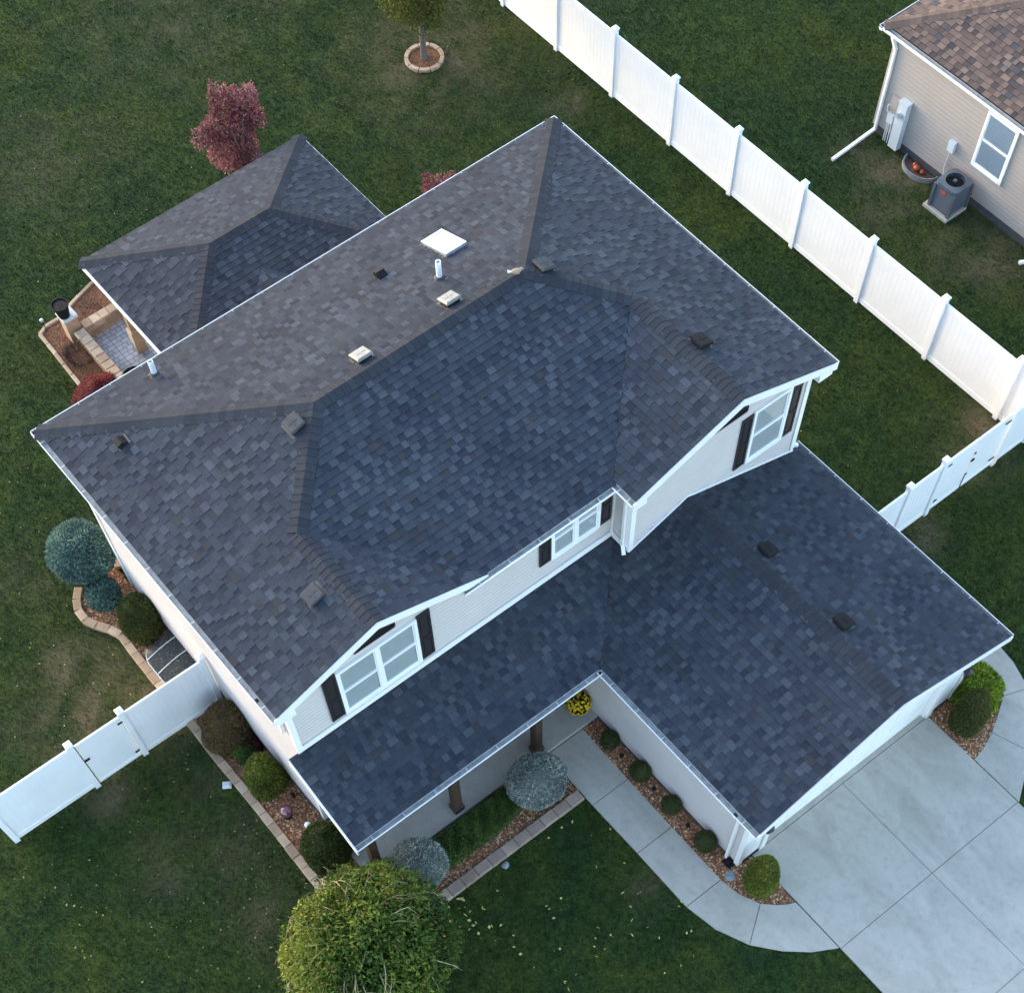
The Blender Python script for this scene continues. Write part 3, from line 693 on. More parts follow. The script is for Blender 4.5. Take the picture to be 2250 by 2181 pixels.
# small connecting gable towards the back door
cx, cw = 10.18, 1.42; zc = Zp + S * cw - .012; yc = py0 + (zc - Zp) / S
lapped(mb, [(cx, yc, zc), (cx, 20.1, zc), (cx - cw, 20.1, zc - S * cw), (cx - cw, yc - cw, zc - S * cw)], (cx - cw, 0, zc - S * cw), (0, 1, 0), (1, 0, S), .146, .011, (.10, .235))
lapped(mb, [(cx, yc, zc), (cx, 20.1, zc), (cx + cw, 20.1, zc - S * cw), (cx + cw, yc - cw, zc - S * cw)], (cx + cw, 0, zc - S * cw), (0, 1, 0), (-1, 0, S), .146, .011, (.10, .235))
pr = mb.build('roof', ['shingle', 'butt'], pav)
mb = MB()
q1, q2 = (*pr1, zpr), (*pr2, zpr)
ridge_cap(mb, (px0, py1, Zp), q1, BK, LF); ridge_cap(mb, (px0, py0, Zp), q1, FR, LF); ridge_cap(mb, (px1, py1, Zp), q2, BK, RT); ridge_cap(mb, (px1, py0, Zp), q2, FR, RT); ridge_cap(mb, q1, q2, BK, FR)
mb.build('ridge_cap', ['cap', 'butt'], pr)
for pts, d in (([(px0 + .005, py0, Zp - .005), (px0 + .005, py1, Zp - .005)], (-.03, 0, 0)), ([(px1 - .005, py0, Zp - .005), (px1 - .005, py1, Zp - .005)], (.03, 0, 0)), ([(px0, py1 - .005, Zp - .005), (px1, py1 - .005, Zp - .005)], (0, .02, 0)), ([(px0, py0 + .005, Zp - .005), (px1, py0 + .005, Zp - .005)], (0, -.03, 0))):
    fascia(pts, d, .16, pav)
bm = MB(); bm.box((7.5, py0 + .35, 2.3), (7.7, py1 - .35, 2.5)).box((13.1, py0 + .35, 2.3), (13.3, py1 - .35, 2.5)).box((7.7, py0 + .35, 2.3), (13.1, py0 + .55, 2.5)).box((7.7, py1 - .55, 2.3), (13.1, py1 - .35, 2.5)); bm.build('beam', 'pale_wood', pav)
for x, y in ((7.62, 25.75), (7.62, 22.05), (13.2, 25.85), (13.2, 22.05)):
    po = MB().box((x - .1, y - .1, 0), (x + .1, y + .1, 2.3)).build('post', 'pale_wood', pav)
    MB().bevbox((x - .14, y - .14, 0.01), (x + .14, y + .14, .75), .03).build('post_base', 'block', po)

# ================================================================== NEIGHBOUR
nb = thing('neighbor_house', (32, 12, 0), 'neighboring tan sided house with brown shingle roof beyond the long white fence', 'house')
nx0, nx1, ny0, ny1 = 27.23, 39.5, 2.0, 19.77; nh = (nx1 - nx0) / 2
mb = MB(); kw = dict()
slope(mb, [(nx0, ny1), (nx0 + nh, ny1 - nh), (nx0 + nh, ny0 + nh), (nx0, ny0)], nx0, Zg, 0, 1)
slope(mb, [(nx0, ny1), (nx1, ny1), (nx0 + nh, ny1 - nh)], ny1, Zg, 1, -1)
slope(mb, [(nx1, ny1), (nx0 + nh, ny1 - nh), (nx0 + nh, ny0 + nh), (nx1, ny0)], nx1, Zg, 0, -1)
slope(mb, [(nx0, ny0), (nx1, ny0), (nx0 + nh, ny0 + nh)], ny0, Zg, 1, 1)
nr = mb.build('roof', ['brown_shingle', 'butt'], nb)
mb = MB(); za = Zg + S * nh
ridge_cap(mb, (nx0 + .1, ny1 - .1, Zg + .033), (nx0 + nh, ny1 - nh, za), BK, LF); ridge_cap(mb, (nx1 - .1, ny1 - .1, Zg + .033), (nx0 + nh, ny1 - nh, za), BK, RT); ridge_cap(mb, (nx0 + nh, ny0 + nh, za), (nx0 + nh, ny1 - nh, za), LF, RT)
ridge_cap(mb, (nx0 + .1, ny0 + .1, Zg + .033), (nx0 + nh, ny0 + nh, za), FR, LF); ridge_cap(mb, (nx1 - .1, ny0 + .1, Zg + .033), (nx0 + nh, ny0 + nh, za), FR, RT)
mb.build('ridge_cap', ['brown_cap', 'butt'], nr)
gutter((nx0, ny0, Zg), (nx0, ny1, Zg), (-1, 0, 0), nb, straps=False); gutter((nx0, ny1, Zg), (nx1, ny1, Zg), (0, 1, 0), nb, straps=False)
MB().box((nx0 + .125, ny0 + .1, Zg - .13), (27.4, ny1 - .13, Zg - .115)).box((27.4, 19.2, Zg - .13), (nx1, ny1 - .13, Zg - .115)).build('soffit', 'trim', nb)
wx, wy = 27.38, 19.25
siding([(wx, wy, .24), (wx, ny0 + .4, .24), (wx, ny0 + .4, Zg - .12), (wx, wy, Zg - .12)], (wx, 0, .24), (0, -1, 0), nb, 'tan_siding', .115)
siding([(nx1 - .4, wy, .24), (wx, wy, .24), (wx, wy, Zg - .12), (nx1 - .4, wy, Zg - .12)], (0, wy, .24), (-1, 0, 0), nb, 'tan_siding', .115)
MB().box((wx + .03, ny0 + .45, 0), (nx1 - .45, wy - .03, 2.55)).build('foundation', 'foundation', nb)
MB().box((wx - .03, wy - .1, .22), (wx - .0145, wy + .03, 2.62)).box((wx - .0145, wy + .0145, .22), (wx + .09, wy + .03, 2.62)).build('corner_board', 'tan_siding', nb)
window(15.44, wx - .016, 1.02, 1.08, 2.6, nb, axis='x')
MB().box((wx - .006, 14.95, 1.15), (wx, 15.93, 2.5)).build('window_backing', 'dark', nb)
downspout([(nx0 + .06, 19.3, Zg - .1), (wx - .06, 19.14, Zg - .35), (wx - .06, 19.14, .14), (26.4, 19.13, .08), (25.72, 19.11, .06)], nb, .085)
downspout([(wx - .06, 12.9, Zg - .1), (wx - .06, 12.9, .2), (26.8, 13.3, .12)], nb, .085)
mtr = MB().box((wx - .21, 18.2, .1), (wx - .016, 18.5, 1.42)).box((wx - .225, 18.19, 1.40), (wx - .016, 18.51, 1.43)).build('utility_box', 'greybox', nb)
m = MB(); m.tube([(wx - .21, 18.35, 1.1), (wx - .29, 18.35, 1.1)], .075, 16); m.build('meter_dial', 'metal', mtr)
MB().box((wx - .11, 18.58, 1.02), (wx - .016, 18.82, 1.32)).build('utility_box', 'tan_siding', nb)
MB().box((wx - .12, 18.62, .58), (wx - .016, 18.82, .84)).build('utility_box', 'greybox', nb)
m = MB()
for y in (18.66, 18.74, 18.80): m.tube([(wx - .05, y, 0), (wx - .05, y, .6)], .018, 8)
m.tube([(wx - .06, 18.8, .8), (wx - .1, 18.88, .85), (wx - .08, 18.9, 1.0), (wx - .05, 18.82, 1.06)], .015, 8); m.build('conduit', 'greybox', nb)
MB().box((wx - .12, 16.54, 1.02), (wx - .016, 16.74, 1.3)).tube([(wx - .05, 16.66, 1.02), (wx - .05, 16.68, .5), (wx - .12, 16.55, .25)], .014, 8).build('disconnect_box', 'greybox', nb)
# window well and its contents
ww = MB(); cy = 17.35; N = 20
for i in range(N):
    t0, t1 = math.pi * i / N, math.pi * (i + 1) / N
    p = lambda t, r: (wx - .03 - math.sin(t) * r, cy - math.cos(t) * (r + .12))
    for (ra, rb, z0, z1) in ((.42, .42, -.3, .12), (.42, .46, .12, .13), (.46, .46, .0, .12)):
        a, b_ = p(t0, ra), p(t1, ra); c_, d_ = p(t0, rb), p(t1, rb)
        ww.poly([(*a, z0), (*b_, z0), (*d_, z1), (*c_, z1)])
ww.prism([(wx - .03 - math.sin(math.pi * i / N) * .43, cy - math.cos(math.pi * i / N) * .55) for i in range(N + 1)], .006, .02, 1)
tag(ww.build('window_well', ['metal', 'bed'], None), 'curved galvanised window well against the tan neighboring wall', 'window well')
m = MB()
for x, y, r in ((27.17, 17.38, .10), (27.2, 17.2, .075), (27.25, 17.52, .07)):
    m.lathe([(r * math.cos(a), r * .8 + r * .8 * math.sin(a)) for a in [math.pi * (-.5 + i / 8) for i in range(9)]], (x, y, .03), 14)
tag(m.build('orange_pumpkin_pile', 'orange', None, True), 'bright orange rounded lumps lying inside the curved metal window well', 'pumpkins')
# air conditioner
pad = MB().bevbox((26.42, 15.55, 0), (27.2, 16.4, .09), .012).build('equipment_pad', 'porch'); tag(pad, 'pale square concrete pad under the air conditioner', 'pad')
ac = thing('air_conditioner', (26.82, 15.93, .09), 'dark grey air conditioner unit with round fan grille beside the tan wall', 'air conditioner')
ax, ay, hw = 26.84, 15.93, .33
m = MB()
for i in range(14):
    zz = .13 + i * .045; m.bevbox((ax - hw, ay - hw, zz), (ax + hw, ay + hw, zz + .026), .008)
m.box((ax - hw + .025, ay - hw + .025, .09), (ax + hw - .025, ay + hw - .025, .75), 1)
for sx in (-1, 1):
    for sy in (-1, 1): m.box((ax + sx * hw - .04, ay + sy * hw - .04, .09), (ax + sx * hw + .04, ay + sy * hw + .04, .76))
m.build('louver_panel', ['ac', 'black'], ac)
m = MB(); N = 32; ro, ri = .255, 0
oct_ = []
for k in range(N):
    a = 2 * math.pi * k / N; c_, s_ = math.cos(a), math.sin(a); q = 1 / max(abs(c_), abs(s_)); q = min(q, 1.27); oct_.append((ax + (hw + .03) * q * c_, ay + (hw + .03) * q * s_))
for k in range(N):
    j = (k + 1) % N; a0, a1 = 2 * math.pi * k / N, 2 * math.pi * j / N
    i0, i1 = (ax + ro * math.cos(a0), ay + ro * math.sin(a0)), (ax + ro * math.cos(a1), ay + ro * math.sin(a1))
    m.poly([(*oct_[k], .84), (*oct_[j], .84), (*i1, .865), (*i0, .865)]); m.poly([(*oct_[j], .84), (*oct_[k], .84), (*oct_[k], .75), (*oct_[j], .75)]); m.poly([(*i0, .865), (*i1, .865), (*i1, .72), (*i0, .72)])
m.build('top_cover', 'ac', ac)
m = MB()
for r in (.06, .10, .14, .18, .22, .25):
    m.tube([(ax + r * math.cos(2 * math.pi * k / 24), ay + r * math.sin(2 * math.pi * k / 24), .862) for k in range(25)], .004, 5, 0, False)
for k in range(6): m.bar((ax, ay, .86), (ax + .255 * math.cos(k * math.pi / 3), ay + .255 * math.sin(k * math.pi / 3), .86), .008, .008)
m.lathe([(.07, 0), (.065, .02), (.04, .03)], (ax, ay, .835), 18, 3); m.lathe([(.25, 0), (.25, .004)], (ax, ay, .755), 24, 2); m.build('fan_grille', ['black', 'metal', 'black', 'ac'], ac)
MB().box((ax - hw - .012, ay - .05, .60), (ax - hw - .002, ay + .11, .68)).build('badge', 'red_mark', ac)
MB().tube([(ax + hw, ay - .15, .2), (ax + hw + .08, ay - .2, .3), (27.36, ay - .3, .35)], .022, 8).tube([(ax + hw, ay - .2, .3), (27.2, ay - .25, .45), (27.36, ay - .2, .5)], .015, 8).build('refrigerant_line', 'black', ac)

# ================================================================== FENCES
def post_at(x, y, parent, h=1.93, cap='post_cap'):
    p = MB().box((x - .065, y - .065, 0), (x + .065, y + .065, h)).build('post', 'white', parent)
    m = MB(); r = .085
    m.add([(x - r, y - r, h), (x + r, y - r, h), (x + r, y + r, h), (x - r, y + r, h), (x - r, y - r, h + .04), (x + r, y - r, h + .04), (x + r, y + r, h + .04), (x - r, y + r, h + .04), (x, y, h + .10)],
          [(3, 2, 1, 0), (0, 1, 5, 4), (1, 2, 6, 5), (2, 3, 7, 6), (3, 0, 4, 7), (4, 5, 8), (5, 6, 8), (6, 7, 8), (7, 4, 8)])
    m.build(cap, 'white', p); return p
def panel(a, b, parent, z0=.05, z1=1.83, name='panel', board=.152, gap=.004, rail=.14):
    """vinyl panel between plan points a and b: rails and tongue-and-groove boards"""
    a, b = V((*a, 0)), V((*b, 0)); d = (b - a).normalized(); n = V((-d.y, d.x, 0)); L = (b - a).length
    R = Matrix((d, n, V((0, 0, 1)))).transposed(); c = a
    m = MB(); k = max(1, round(L / board)); w = L / k
    for i in range(k):
        m.box((i * w + gap / 2, -.011, z0 + rail), ((i + 1) * w - gap / 2, .011, z1 - rail), 0, R, c)
    m.box((0, -.005, z0 + rail), (L, .005, z1 - rail), 0, R, c)
    p = m.build(name, 'white', parent)
    for za, zb_ in ((z1 - rail, z1), (z0, z0 + rail)):
        MB().bevbox((0, -.024, za), (L, .024, zb_), .006, 0, R, c).build('rail', 'white', p)
    return p
f = thing('fence', (22.78, 20, 0), 'long white vinyl privacy fence running straight between the two houses', 'fence')
ys = [10.27 + 2.436 * i for i in range(16)]
for y in ys: post_at(22.78, y, f)
post_at(22.78, 9.36, f)
for a, b_ in zip(ys[:-1], ys[1:]): panel((22.78, a + .065), (22.78, b_ - .065), f)
panel((22.78, 9.425), (22.78, 10.205), f)
f = thing('fence', (17.8, 9.36, 0), 'short white vinyl fence section between the garage side and the right side gate', 'fence')
post_at(16.42, 9.36, f); post_at(18.25, 9.36, f); post_at(19.38, 9.36, f)
panel((16.485, 9.36), (18.185, 9.36), f); panel((18.315, 9.36), (19.315, 9.36), f)
gt = thing('gate', (20.5, 9.36, 0), 'white vinyl double gate with black hinges right of the garage', 'gate')
for a, b_ in ((19.47, 20.52), (20.56, 21.58)):
    lf = panel((a, 9.36), (b_, 9.36), gt, .08, 1.83, 'gate_leaf', .15, .003, .10)
m = MB()
for x, zz in ((19.52, 1.62), (21.53, 1.62), (19.52, .35), (21.53, .35)):
    s = 1 if x < 20 else -1; m.bar((x - s * .06, 9.33, zz), (x + s * .13, 9.33, zz), .012, .035, (0, 0, 1))
m.build('hinge', 'black', gt)
m = MB(); m.box((20.5, 9.315, 1.02), (20.6, 9.336, 1.09)).bar((20.5, 9.325, .08), (20.5, 9.325, .6), .015, .015, (0, 1, 0)).box((20.50, 9.32, .55), (20.56, 9.336, .59)).box((20.51, 9.32, 1.28), (20.57, 9.336, 1.32)); m.build('latch', 'black', gt)
f = thing('fence', (22.2, 9.36, 0), 'short white vinyl fence piece joining the right side gate to the long fence', 'fence')
post_at(21.68, 9.36, f); panel((21.745, 9.36), (22.715, 9.36), f)
f = thing('fence', (2.4, 15.88, 0), 'white vinyl fence panel attached to the left wall of the house', 'fence')
post_at(3.44, 15.88, f); post_at(1.38, 15.88, f); panel((1.445, 15.88), (3.375, 15.88), f)
gt = thing('gate', (.75, 15.88, 0), 'single white vinyl gate left of the house', 'gate')
panel((.20, 15.88), (1.30, 15.88), gt, .08, 1.80, 'gate_leaf', .15, .003, .09)
m = MB()
for zz in (.3, 1.6): m.bar((1.2, 15.85, zz), (1.36, 15.85, zz), .012, .05, (0, 0, 1))
m.build('hinge', 'black', gt); MB().box((.16, 15.84, 1.1), (.32, 15.856, 1.16)).build('latch', 'black', gt)
f = thing('fence', (-1, 15.88, 0), 'white vinyl fence panel at the far left edge beyond the gate', 'fence')
post_at(.11, 15.88, f); post_at(-1.98, 15.88, f); panel((-1.915, 15.88), (.045, 15.88), f)

# ================================================================== GROUND AND PAVING
DRY = ((1.3, 18.6, .9, .5), (1.0, 17.6, 1.3, .6), (1.6, 17.2, 1.1, .6), (19.7, 29.3, 1.9, .42), (20.3, 28.4, 1.2, .35), (18.9, 28.9, .9, .3), (26.6, 17.6, .9, .55), (26.4, 14.2, 1.1, .45), (26.5, 18.6, .7, .4), (21.6, 25.6, .5, .6), (.6, 16.4, .6, .5), (2.1, 16.3, .7, .55), (22.5, 10.4, .7, .55), (21.5, 9.6, .7, .4),
                 (18.9, 9.0, .6, .4), (1.8, 12.6, .8, .25), (.4, 13.2, .8, .25), (1.2, 10.8, .7, .3), (8.0, 6.2, .4, .3), (.2, 15.4, .5, .45), (2.0, 14.6, .5, .3), (23.0, 28.0, 1.5, .2), (15, 36, 2.5, .2), (9, 33, 2.0, .15), (3, 27.5, 1.2, .1), (25.8, 16.9, .9, .35), (5.6, 24.2, .4, .3), (2.0, 21.6, .8, .2), (18.2, 36, 1.6, .35))
def dry_field(X, Y):
    q_ = np.sin(2.3 * X + 1.7 * np.sin(1.9 * Y)) * np.sin(2.7 * Y + 1.3 * np.sin(2.1 * X + 1)) + .6 * np.sin(6.1 * X + 2 * np.sin(4.3 * Y)) * np.sin(5.3 * Y + 1.5 * np.sin(5.9 * X))
    d = np.zeros(len(X))
    for x, y, r, q in DRY: d = np.maximum(d, min(.85, q * 1.3) * np.exp(-((X - x) ** 2 + (Y - y) ** 2) / (2 * (r * .8) ** 2)))
    return np.clip(d * (.62 + .55 * q_) * 1.25, 0, .9)
gx = np.concatenate([[-150, -60, -25], np.arange(-12, 50.1, .25), [65, 110, 200]]); gy = np.concatenate([[-120, -40, -12], np.arange(-3, 50.1, .25), [70, 120, 220]])
GX, GY = np.meshgrid(gx, gy, indexing='ij'); nxg, nyg = len(gx), len(gy); ii = (np.arange(nxg - 1)[:, None] * nyg + np.arange(nyg - 1)[None]).ravel()
gr = arr_mesh('ground', np.stack([GX.ravel(), GY.ravel(), np.zeros(nxg * nyg)], 1), np.stack([ii, ii + nyg, ii + nyg + 1, ii + 1], 1), MAT['lawn'], None, None, None, (0, 0, 0))
gr.data.attributes.new('dry', 'FLOAT', 'POINT').data.foreach_set('value', dry_field(GX.ravel(), GY.ravel()).astype(np.float32)); tag(gr, kind='structure')
def slabs(name, polys, z=.045, mat='concrete', gap=.006):
    m = MB()
    for p in polys:
        c = (sum(q[0] for q in p) / len(p), sum(q[1] for q in p) / len(p)); pp = []
        for x, y in p:
            d = math.hypot(x - c[0], y - c[1]); pp.append((x + (c[0] - x) / d * gap * 1.4, y + (c[1] - y) / d * gap * 1.4))
        m.prism(pp, 0.004, z)
        # eased joint edge
    return tag(m.build(name, mat), kind='structure')
DX, DX0, DX1 = 12.9, 10.22, 15.53
drive = []
for ya, yb in ((5.43, 2.7), (2.7, 0.0), (0.0, -2.7), (-2.7, -5.4), (-5.4, -8.1)):
    drive += [[(DX0, yb), (DX, yb), (DX, ya), (DX0, ya)], [(DX, yb), (DX1, yb), (DX1, ya), (DX, ya)]]
slabs('driveway', drive)
MB().box((dl, 5.437, .004), (dr, 5.62, .05)).build('garage_floor', 'concrete', house)
tag(MB().box((DX0 + .002, -8, .002), (DX1 - .002, 5.42, .012)).build('driveway_joint', 'foundation'), kind='structure')
wo = [(8.32, 10.09), (8.32, 8.5), (8.34, 7.02), (8.34, 5.43), (8.48, 4.66), (8.80, 3.96), (9.24, 3.42), (9.7, 3.02), (10.205, 2.73)]
wi = [(9.36, 10.09), (9.33, 8.5), (9.32, 7.02), (9.32, 5.43), (9.40, 4.95), (9.60, 4.50), (9.84, 4.27), (10.03, 4.13), (10.205, 4.05)]
slabs('walkway', [[wo[i], wo[i + 1], wi[i + 1], wi[i]] for i in range(3)] + [[wo[3], wo[4], wo[5], wi[5], wi[4], wi[3]], [wo[5], wo[6], wo[7], wo[8], wi[8], wi[7], wi[6], wi[5]]])
ro = [(15.545, 2.68), (15.95, 2.93), (16.63, 3.38), (17.3, 3.95), (17.78, 4.5), (18.02, 5.19), (18.1, 5.8), (18.15, 7.4), (18.15, 9.3)]
ri = [(15.545, 4.02), (15.9, 4.09), (16.33, 4.24), (16.75, 4.47), (17.0, 4.65), (17.12, 5.0), (17.18, 5.8), (17.2, 7.4), (17.2, 9.3)]
ri[4] = (17.2, 4.72); ri[5] = (17.33, 5.1); ri[6] = (17.36, 5.8)
slabs('side_path', [[ro[0], ro[1], ro[2], ri[2], ri[1], ri[0]], [ro[2], ro[3], ro[4], ri[4], ri[3], ri[2]], [ro[4], ro[5], ro[6], ri[6], ri[5], ri[4]], [ro[6], ro[7], ri[7], ri[6]], [ro[7], ro[8], ri[8], ri[7]]])
tag(MB().prism([(6.72, 19.7), (14.4, 19.7), (14.4, 26.9), (6.72, 26.9)], .004, .05).build('patio', 'paver'), kind='structure')
# beds
BEDS = dict(
    front=[(3.9, 8.98), (8.3, 8.98), (8.3, 10.1), (3.5, 10.1), (3.3, 9.6)],
    garage=wi + [(10.21, 5.42), (9.8, 5.44), (9.8, 10.08)],
    right=[(15.55, 4.03)] + ri[1:8] + [(16.25, 7.4), (16.25, 5.44), (15.5, 5.43)],
    left=[(2.68, 20.42), (2.42, 20.3), (2.22, 19.9), (2.28, 19.6), (2.5, 19.2), (2.68, 18.85), (2.68, 18.05), (2.68, 15.9), (2.66, 14.8), (2.68, 13.1), (2.65, 11.3), (2.66, 10.2), (3.5, 10.2), (3.54, 11.8), (3.54, 20.5), (3.3, 20.6)],
)
PBED = [(5.86, 27.93), (6.49, 27.9), (6.98, 28.1), (7.42, 28.27), (7.9, 28.42), (9.5, 28.6), (9.5, 27.1), (6.74, 27.1), (6.74, 23.4), (5.75, 23.4), (5.8, 25.8), (5.83, 27.1)]
RING = [(19.66 + .47 * math.cos(k * math.pi / 16), 29.48 + .47 * math.sin(k * math.pi / 16)) for k in range(32)]
for k, p in BEDS.items(): tag(MB().prism(p, .002, .03).build('planting_bed', 'bed'), kind='structure')
for p in (PBED, RING): tag(MB().prism(p, .002, .03).build('planting_bed', 'orange_bed'), kind='structure')
def inside(poly, X, Y):
    r = np.zeros(len(X), bool); n = len(poly)
    for i in range(n):
        x1, y1 = poly[i]; x2, y2 = poly[(i + 1) % n]
        if y1 == y2: continue
        c = ((y1 > Y) != (y2 > Y)) & (X < (x2 - x1) * (Y - y1) / (y2 - y1) + x1); r ^= c
    return r
def chips(name, poly, dens, size, mat):
    P = np.array(poly); x0, y0 = P.min(0); x1, y1 = P.max(0); n = int((x1 - x0) * (y1 - y0) * dens)
    X = RNG.uniform(x0, x1, n); Y = RNG.uniform(y0, y1, n); k = inside(poly, X, Y); X, Y = X[k], Y[k]; n = len(X)
    s = size * RNG.uniform(.5, 1.3, n); a = RNG.uniform(0, 6.28, n); as_ = RNG.uniform(.45, .9, n)
    base = np.array([(-1, 0, 0), (0, -1, 0), (1, 0, 0), (0, 1, 0), (0, 0, 1)], float)
    q = base[None] * np.stack([s, s * as_, s * RNG.uniform(.4, .8, n)], 1)[:, None]
    ca, sa = np.cos(a)[:, None], np.sin(a)[:, None]
    Z = q[:, :, 2] + .027; XX = q[:, :, 0] * ca - q[:, :, 1] * sa + X[:, None]; YY = q[:, :, 0] * sa + q[:, :, 1] * ca + Y[:, None]
    Vv = np.stack([XX, YY, Z], 2).reshape(-1, 3); f = np.array([(0, 1, 4), (1, 2, 4), (2, 3, 4), (3, 0, 4)])
    F = (f[None] + (np.arange(n) * 5)[:, None, None]).reshape(-1, 3); t = np.repeat(RNG.beta(1.2, 1.8, n), 4)
    tag(arr_mesh(name, Vv, F, MAT[mat], None, t), kind='stuff')
for k, p in BEDS.items(): chips('gravel', p, 1100, .034, 'chip')
chips('bark_mulch', PBED, 1100, .03, 'orange_chip'); chips('bark_mulch', RING, 1100, .03, 'orange_chip')
# edging stones: every block its own object
def edging(path, L, w, h, mat, label, group, name='edging_stone', rough=.006):
    """path: centre line"""
    P = [V((x, y, 0)) for x, y in path]; seg = [(b_ - a).length for a, b_ in zip(P[:-1], P[1:])]; T = sum(seg); n = round(T / L); L = T / n
    def at(s):
        s = min(max(s, 0), T - 1e-6)
        for i, l in enumerate(seg):
            if s <= l: return P[i] + (P[i + 1] - P[i]) * (s / l)
            s -= l
        return P[-1]
    for i in range(n):
        a, b_ = at(i * L), at((i + 1) * L); d = b_ - a; l = d.length; d.normalize(); nn = V((-d.y, d.x, 0))
        R = Matrix((d, nn, V((0, 0, 1)))).transposed(); j = lambda: random.uniform(-rough, rough)
        m = MB(); m.bevbox((-l / 2 + .004, -w / 2 + j(), 0), (l / 2 - .004, w / 2 + j(), h + j()), .012, 0, R, (a + b_) / 2, random.random())
        tag(m.build(name, mat), label, 'edging stone', group)
edging([(3.9, 8.86), (8.28, 8.86)], .36, .25, .12, 'front_block', 'brown block in the straight edging row between front bed and front lawn', 'edging blocks along the front bed')
edging([(2.56, 10.3), (2.56, 11.3), (2.58, 13.1), (2.57, 14.8), (2.6, 15.9), (2.58, 17.1), (2.58, 18.0), (2.61, 18.82), (2.49, 19.11), (2.2, 19.57), (2.15, 19.9), (2.25, 20.18), (2.4, 20.42), (2.53, 20.55)], .33, .2, .11, 'block', 'tan block in the long edging row along the left side bed', 'edging blocks along the left bed')
edging([(3.58, 20.42), (3.72, 20.62), (3.86, 21.3), (3.98, 21.75)], .33, .2, .1, 'block', 'tan edging block just behind the back left corner of the house', 'edging blocks behind the left bed')
edging([(5.72, 23.6), (5.78, 25.84), (5.83, 27.09), (5.85, 27.98), (6.49, 27.95), (6.98, 28.17), (7.40, 28.32), (7.9, 28.47), (9.4, 28.65)], .42, .1, .09, 'block', 'narrow tan edging block bordering the mulch around the patio', 'edging blocks around the patio mulch')
rg = MB()
for k in range(10):
    a0, a1 = k * math.pi / 5 + .03, (k + 1) * math.pi / 5 - .03; q = []
    for t in range(5): a = a0 + (a1 - a0) * t / 4; q.append((19.66 + .57 * math.cos(a), 29.48 + .57 * math.sin(a)))
    for t in range(4, -1, -1): a = a0 + (a1 - a0) * t / 4; q.append((19.66 + .46 * math.cos(a), 29.48 + .46 * math.sin(a)))
    rg.prism(q, 0, .09)
tag(rg.build('edging_ring', 'block'), 'round ring of pale edging around the trunk of the back lawn tree', 'tree ring')
# patio walls, pillar, planter
def block_wall(p, q, w, h, name, label, step=.3):
    t = thing(name, ((p[0] + q[0]) / 2, (p[1] + q[1]) / 2, 0), label, 'wall')
    a, b_ = V((*p, 0)), V((*q, 0)); d = (b_ - a).normalized(); nn = V((-d.y, d.x, 0)); L = (b_ - a).length; R = Matrix((d, nn, V((0, 0, 1)))).transposed()
    m = MB(); cz = 0; r = 0
    while cz < h - .09:
        x = -(r % 2) * step / 2
        while x < L:
            m.bevbox((max(0, x) + .004, -w / 2 + .02, cz), (min(L, x + step) - .004, w / 2 - .02, cz + .115), .008, 0, R, a); x += step
        cz += .12; r += 1
    m.build('wall_blocks', 'block', t)
    n = round(L / .26)
    for i in range(n):
        MB().bevbox((i * L / n + .004, -w / 2 - .015, cz), ((i + 1) * L / n - .004, w / 2 + .015, cz + .09), .015, 0, R, a, random.random()).build('cap_stone', 'block', t)
block_wall((6.76, 26.98), (13.4, 26.98), .25, .45, 'seat_wall', 'low tan block wall along the back of the patio, partly under the pavilion roof')
block_wall((6.60, 24.3), (6.60, 26.9), .25, .45, 'seat_wall', 'low tan block wall along the open left side of the patio')
pl = thing('pillar', (6.55, 27.18, 0), 'square tan stone pillar with pale slab cap at the corner of the patio', 'pillar')
MB().box((6.37, 27.0, 0), (6.73, 27.36, .74)).build('shaft', 'block', pl); MB().bevbox((6.34, 26.97, .74), (6.76, 27.39, .81), .012).build('cap', 'slab_cap', pl)
pt = thing('planter', (6.48, 27.17, .81), 'round black flower pot with bare soil on top of the patio pillar', 'planter')
MB().lathe([(.135, 0), (.145, .02), (.205, .33), (.225, .33), (.228, .37), (.20, .37), (.195, .33)], (6.48, 27.15, .812), 24).build('pot', 'black', pt, False)
MB().lathe([(.19, 0), (.195, .02), (.05, .035)], (6.48, 27.15, 1.12), 20).build('soil', 'soil', pt)
m = MB()
for k in range(9):
    a = k * .7; m.tube([(6.48 + .03 * math.cos(a), 27.15 + .03 * math.sin(a), 1.14), (6.48 + .09 * math.cos(a), 27.15 + .09 * math.sin(a), 1.2 + .02 * (k % 3))], .006, 5)
m.build('dead_stem', 'soil', pt)
fp = MB(); cxx, cyy = 6.9, 24.75
fp.lathe([(.10, 0), (.20, .1), (.26, .24), (.29, .25), (.27, .26), (.23, .2), (.05, .1)], (cxx, cyy, .2), 24)
for k in range(3): a = k * 2.09; fp.tube([(cxx + .25 * math.cos(a), cyy + .25 * math.sin(a), .0), (cxx + .2 * math.cos(a), cyy + .2 * math.sin(a), .3)], .015, 6)
tag(fp.build('fire_bowl', 'black'), 'round black fire bowl on the patio beside the red maple shrub', 'fire bowl')
def stake(x, y, h, label, name='garden_light', mat='black'):
    t = thing(name, (x, y, 0), label, 'garden light')
    MB().tube([(x, y, 0), (x, y, h)], .012, 6).build('stake', mat, t)
    MB().lathe([(.02, -.06), (.05, -.05), (.05, 0), (.03, .02)], (x, y, h), 14).build('head', 'metal' if h > .3 else mat, t)
stake(6.05, 27.84, .42, 'small solar light on a thin stake at the outer corner of the patio mulch')
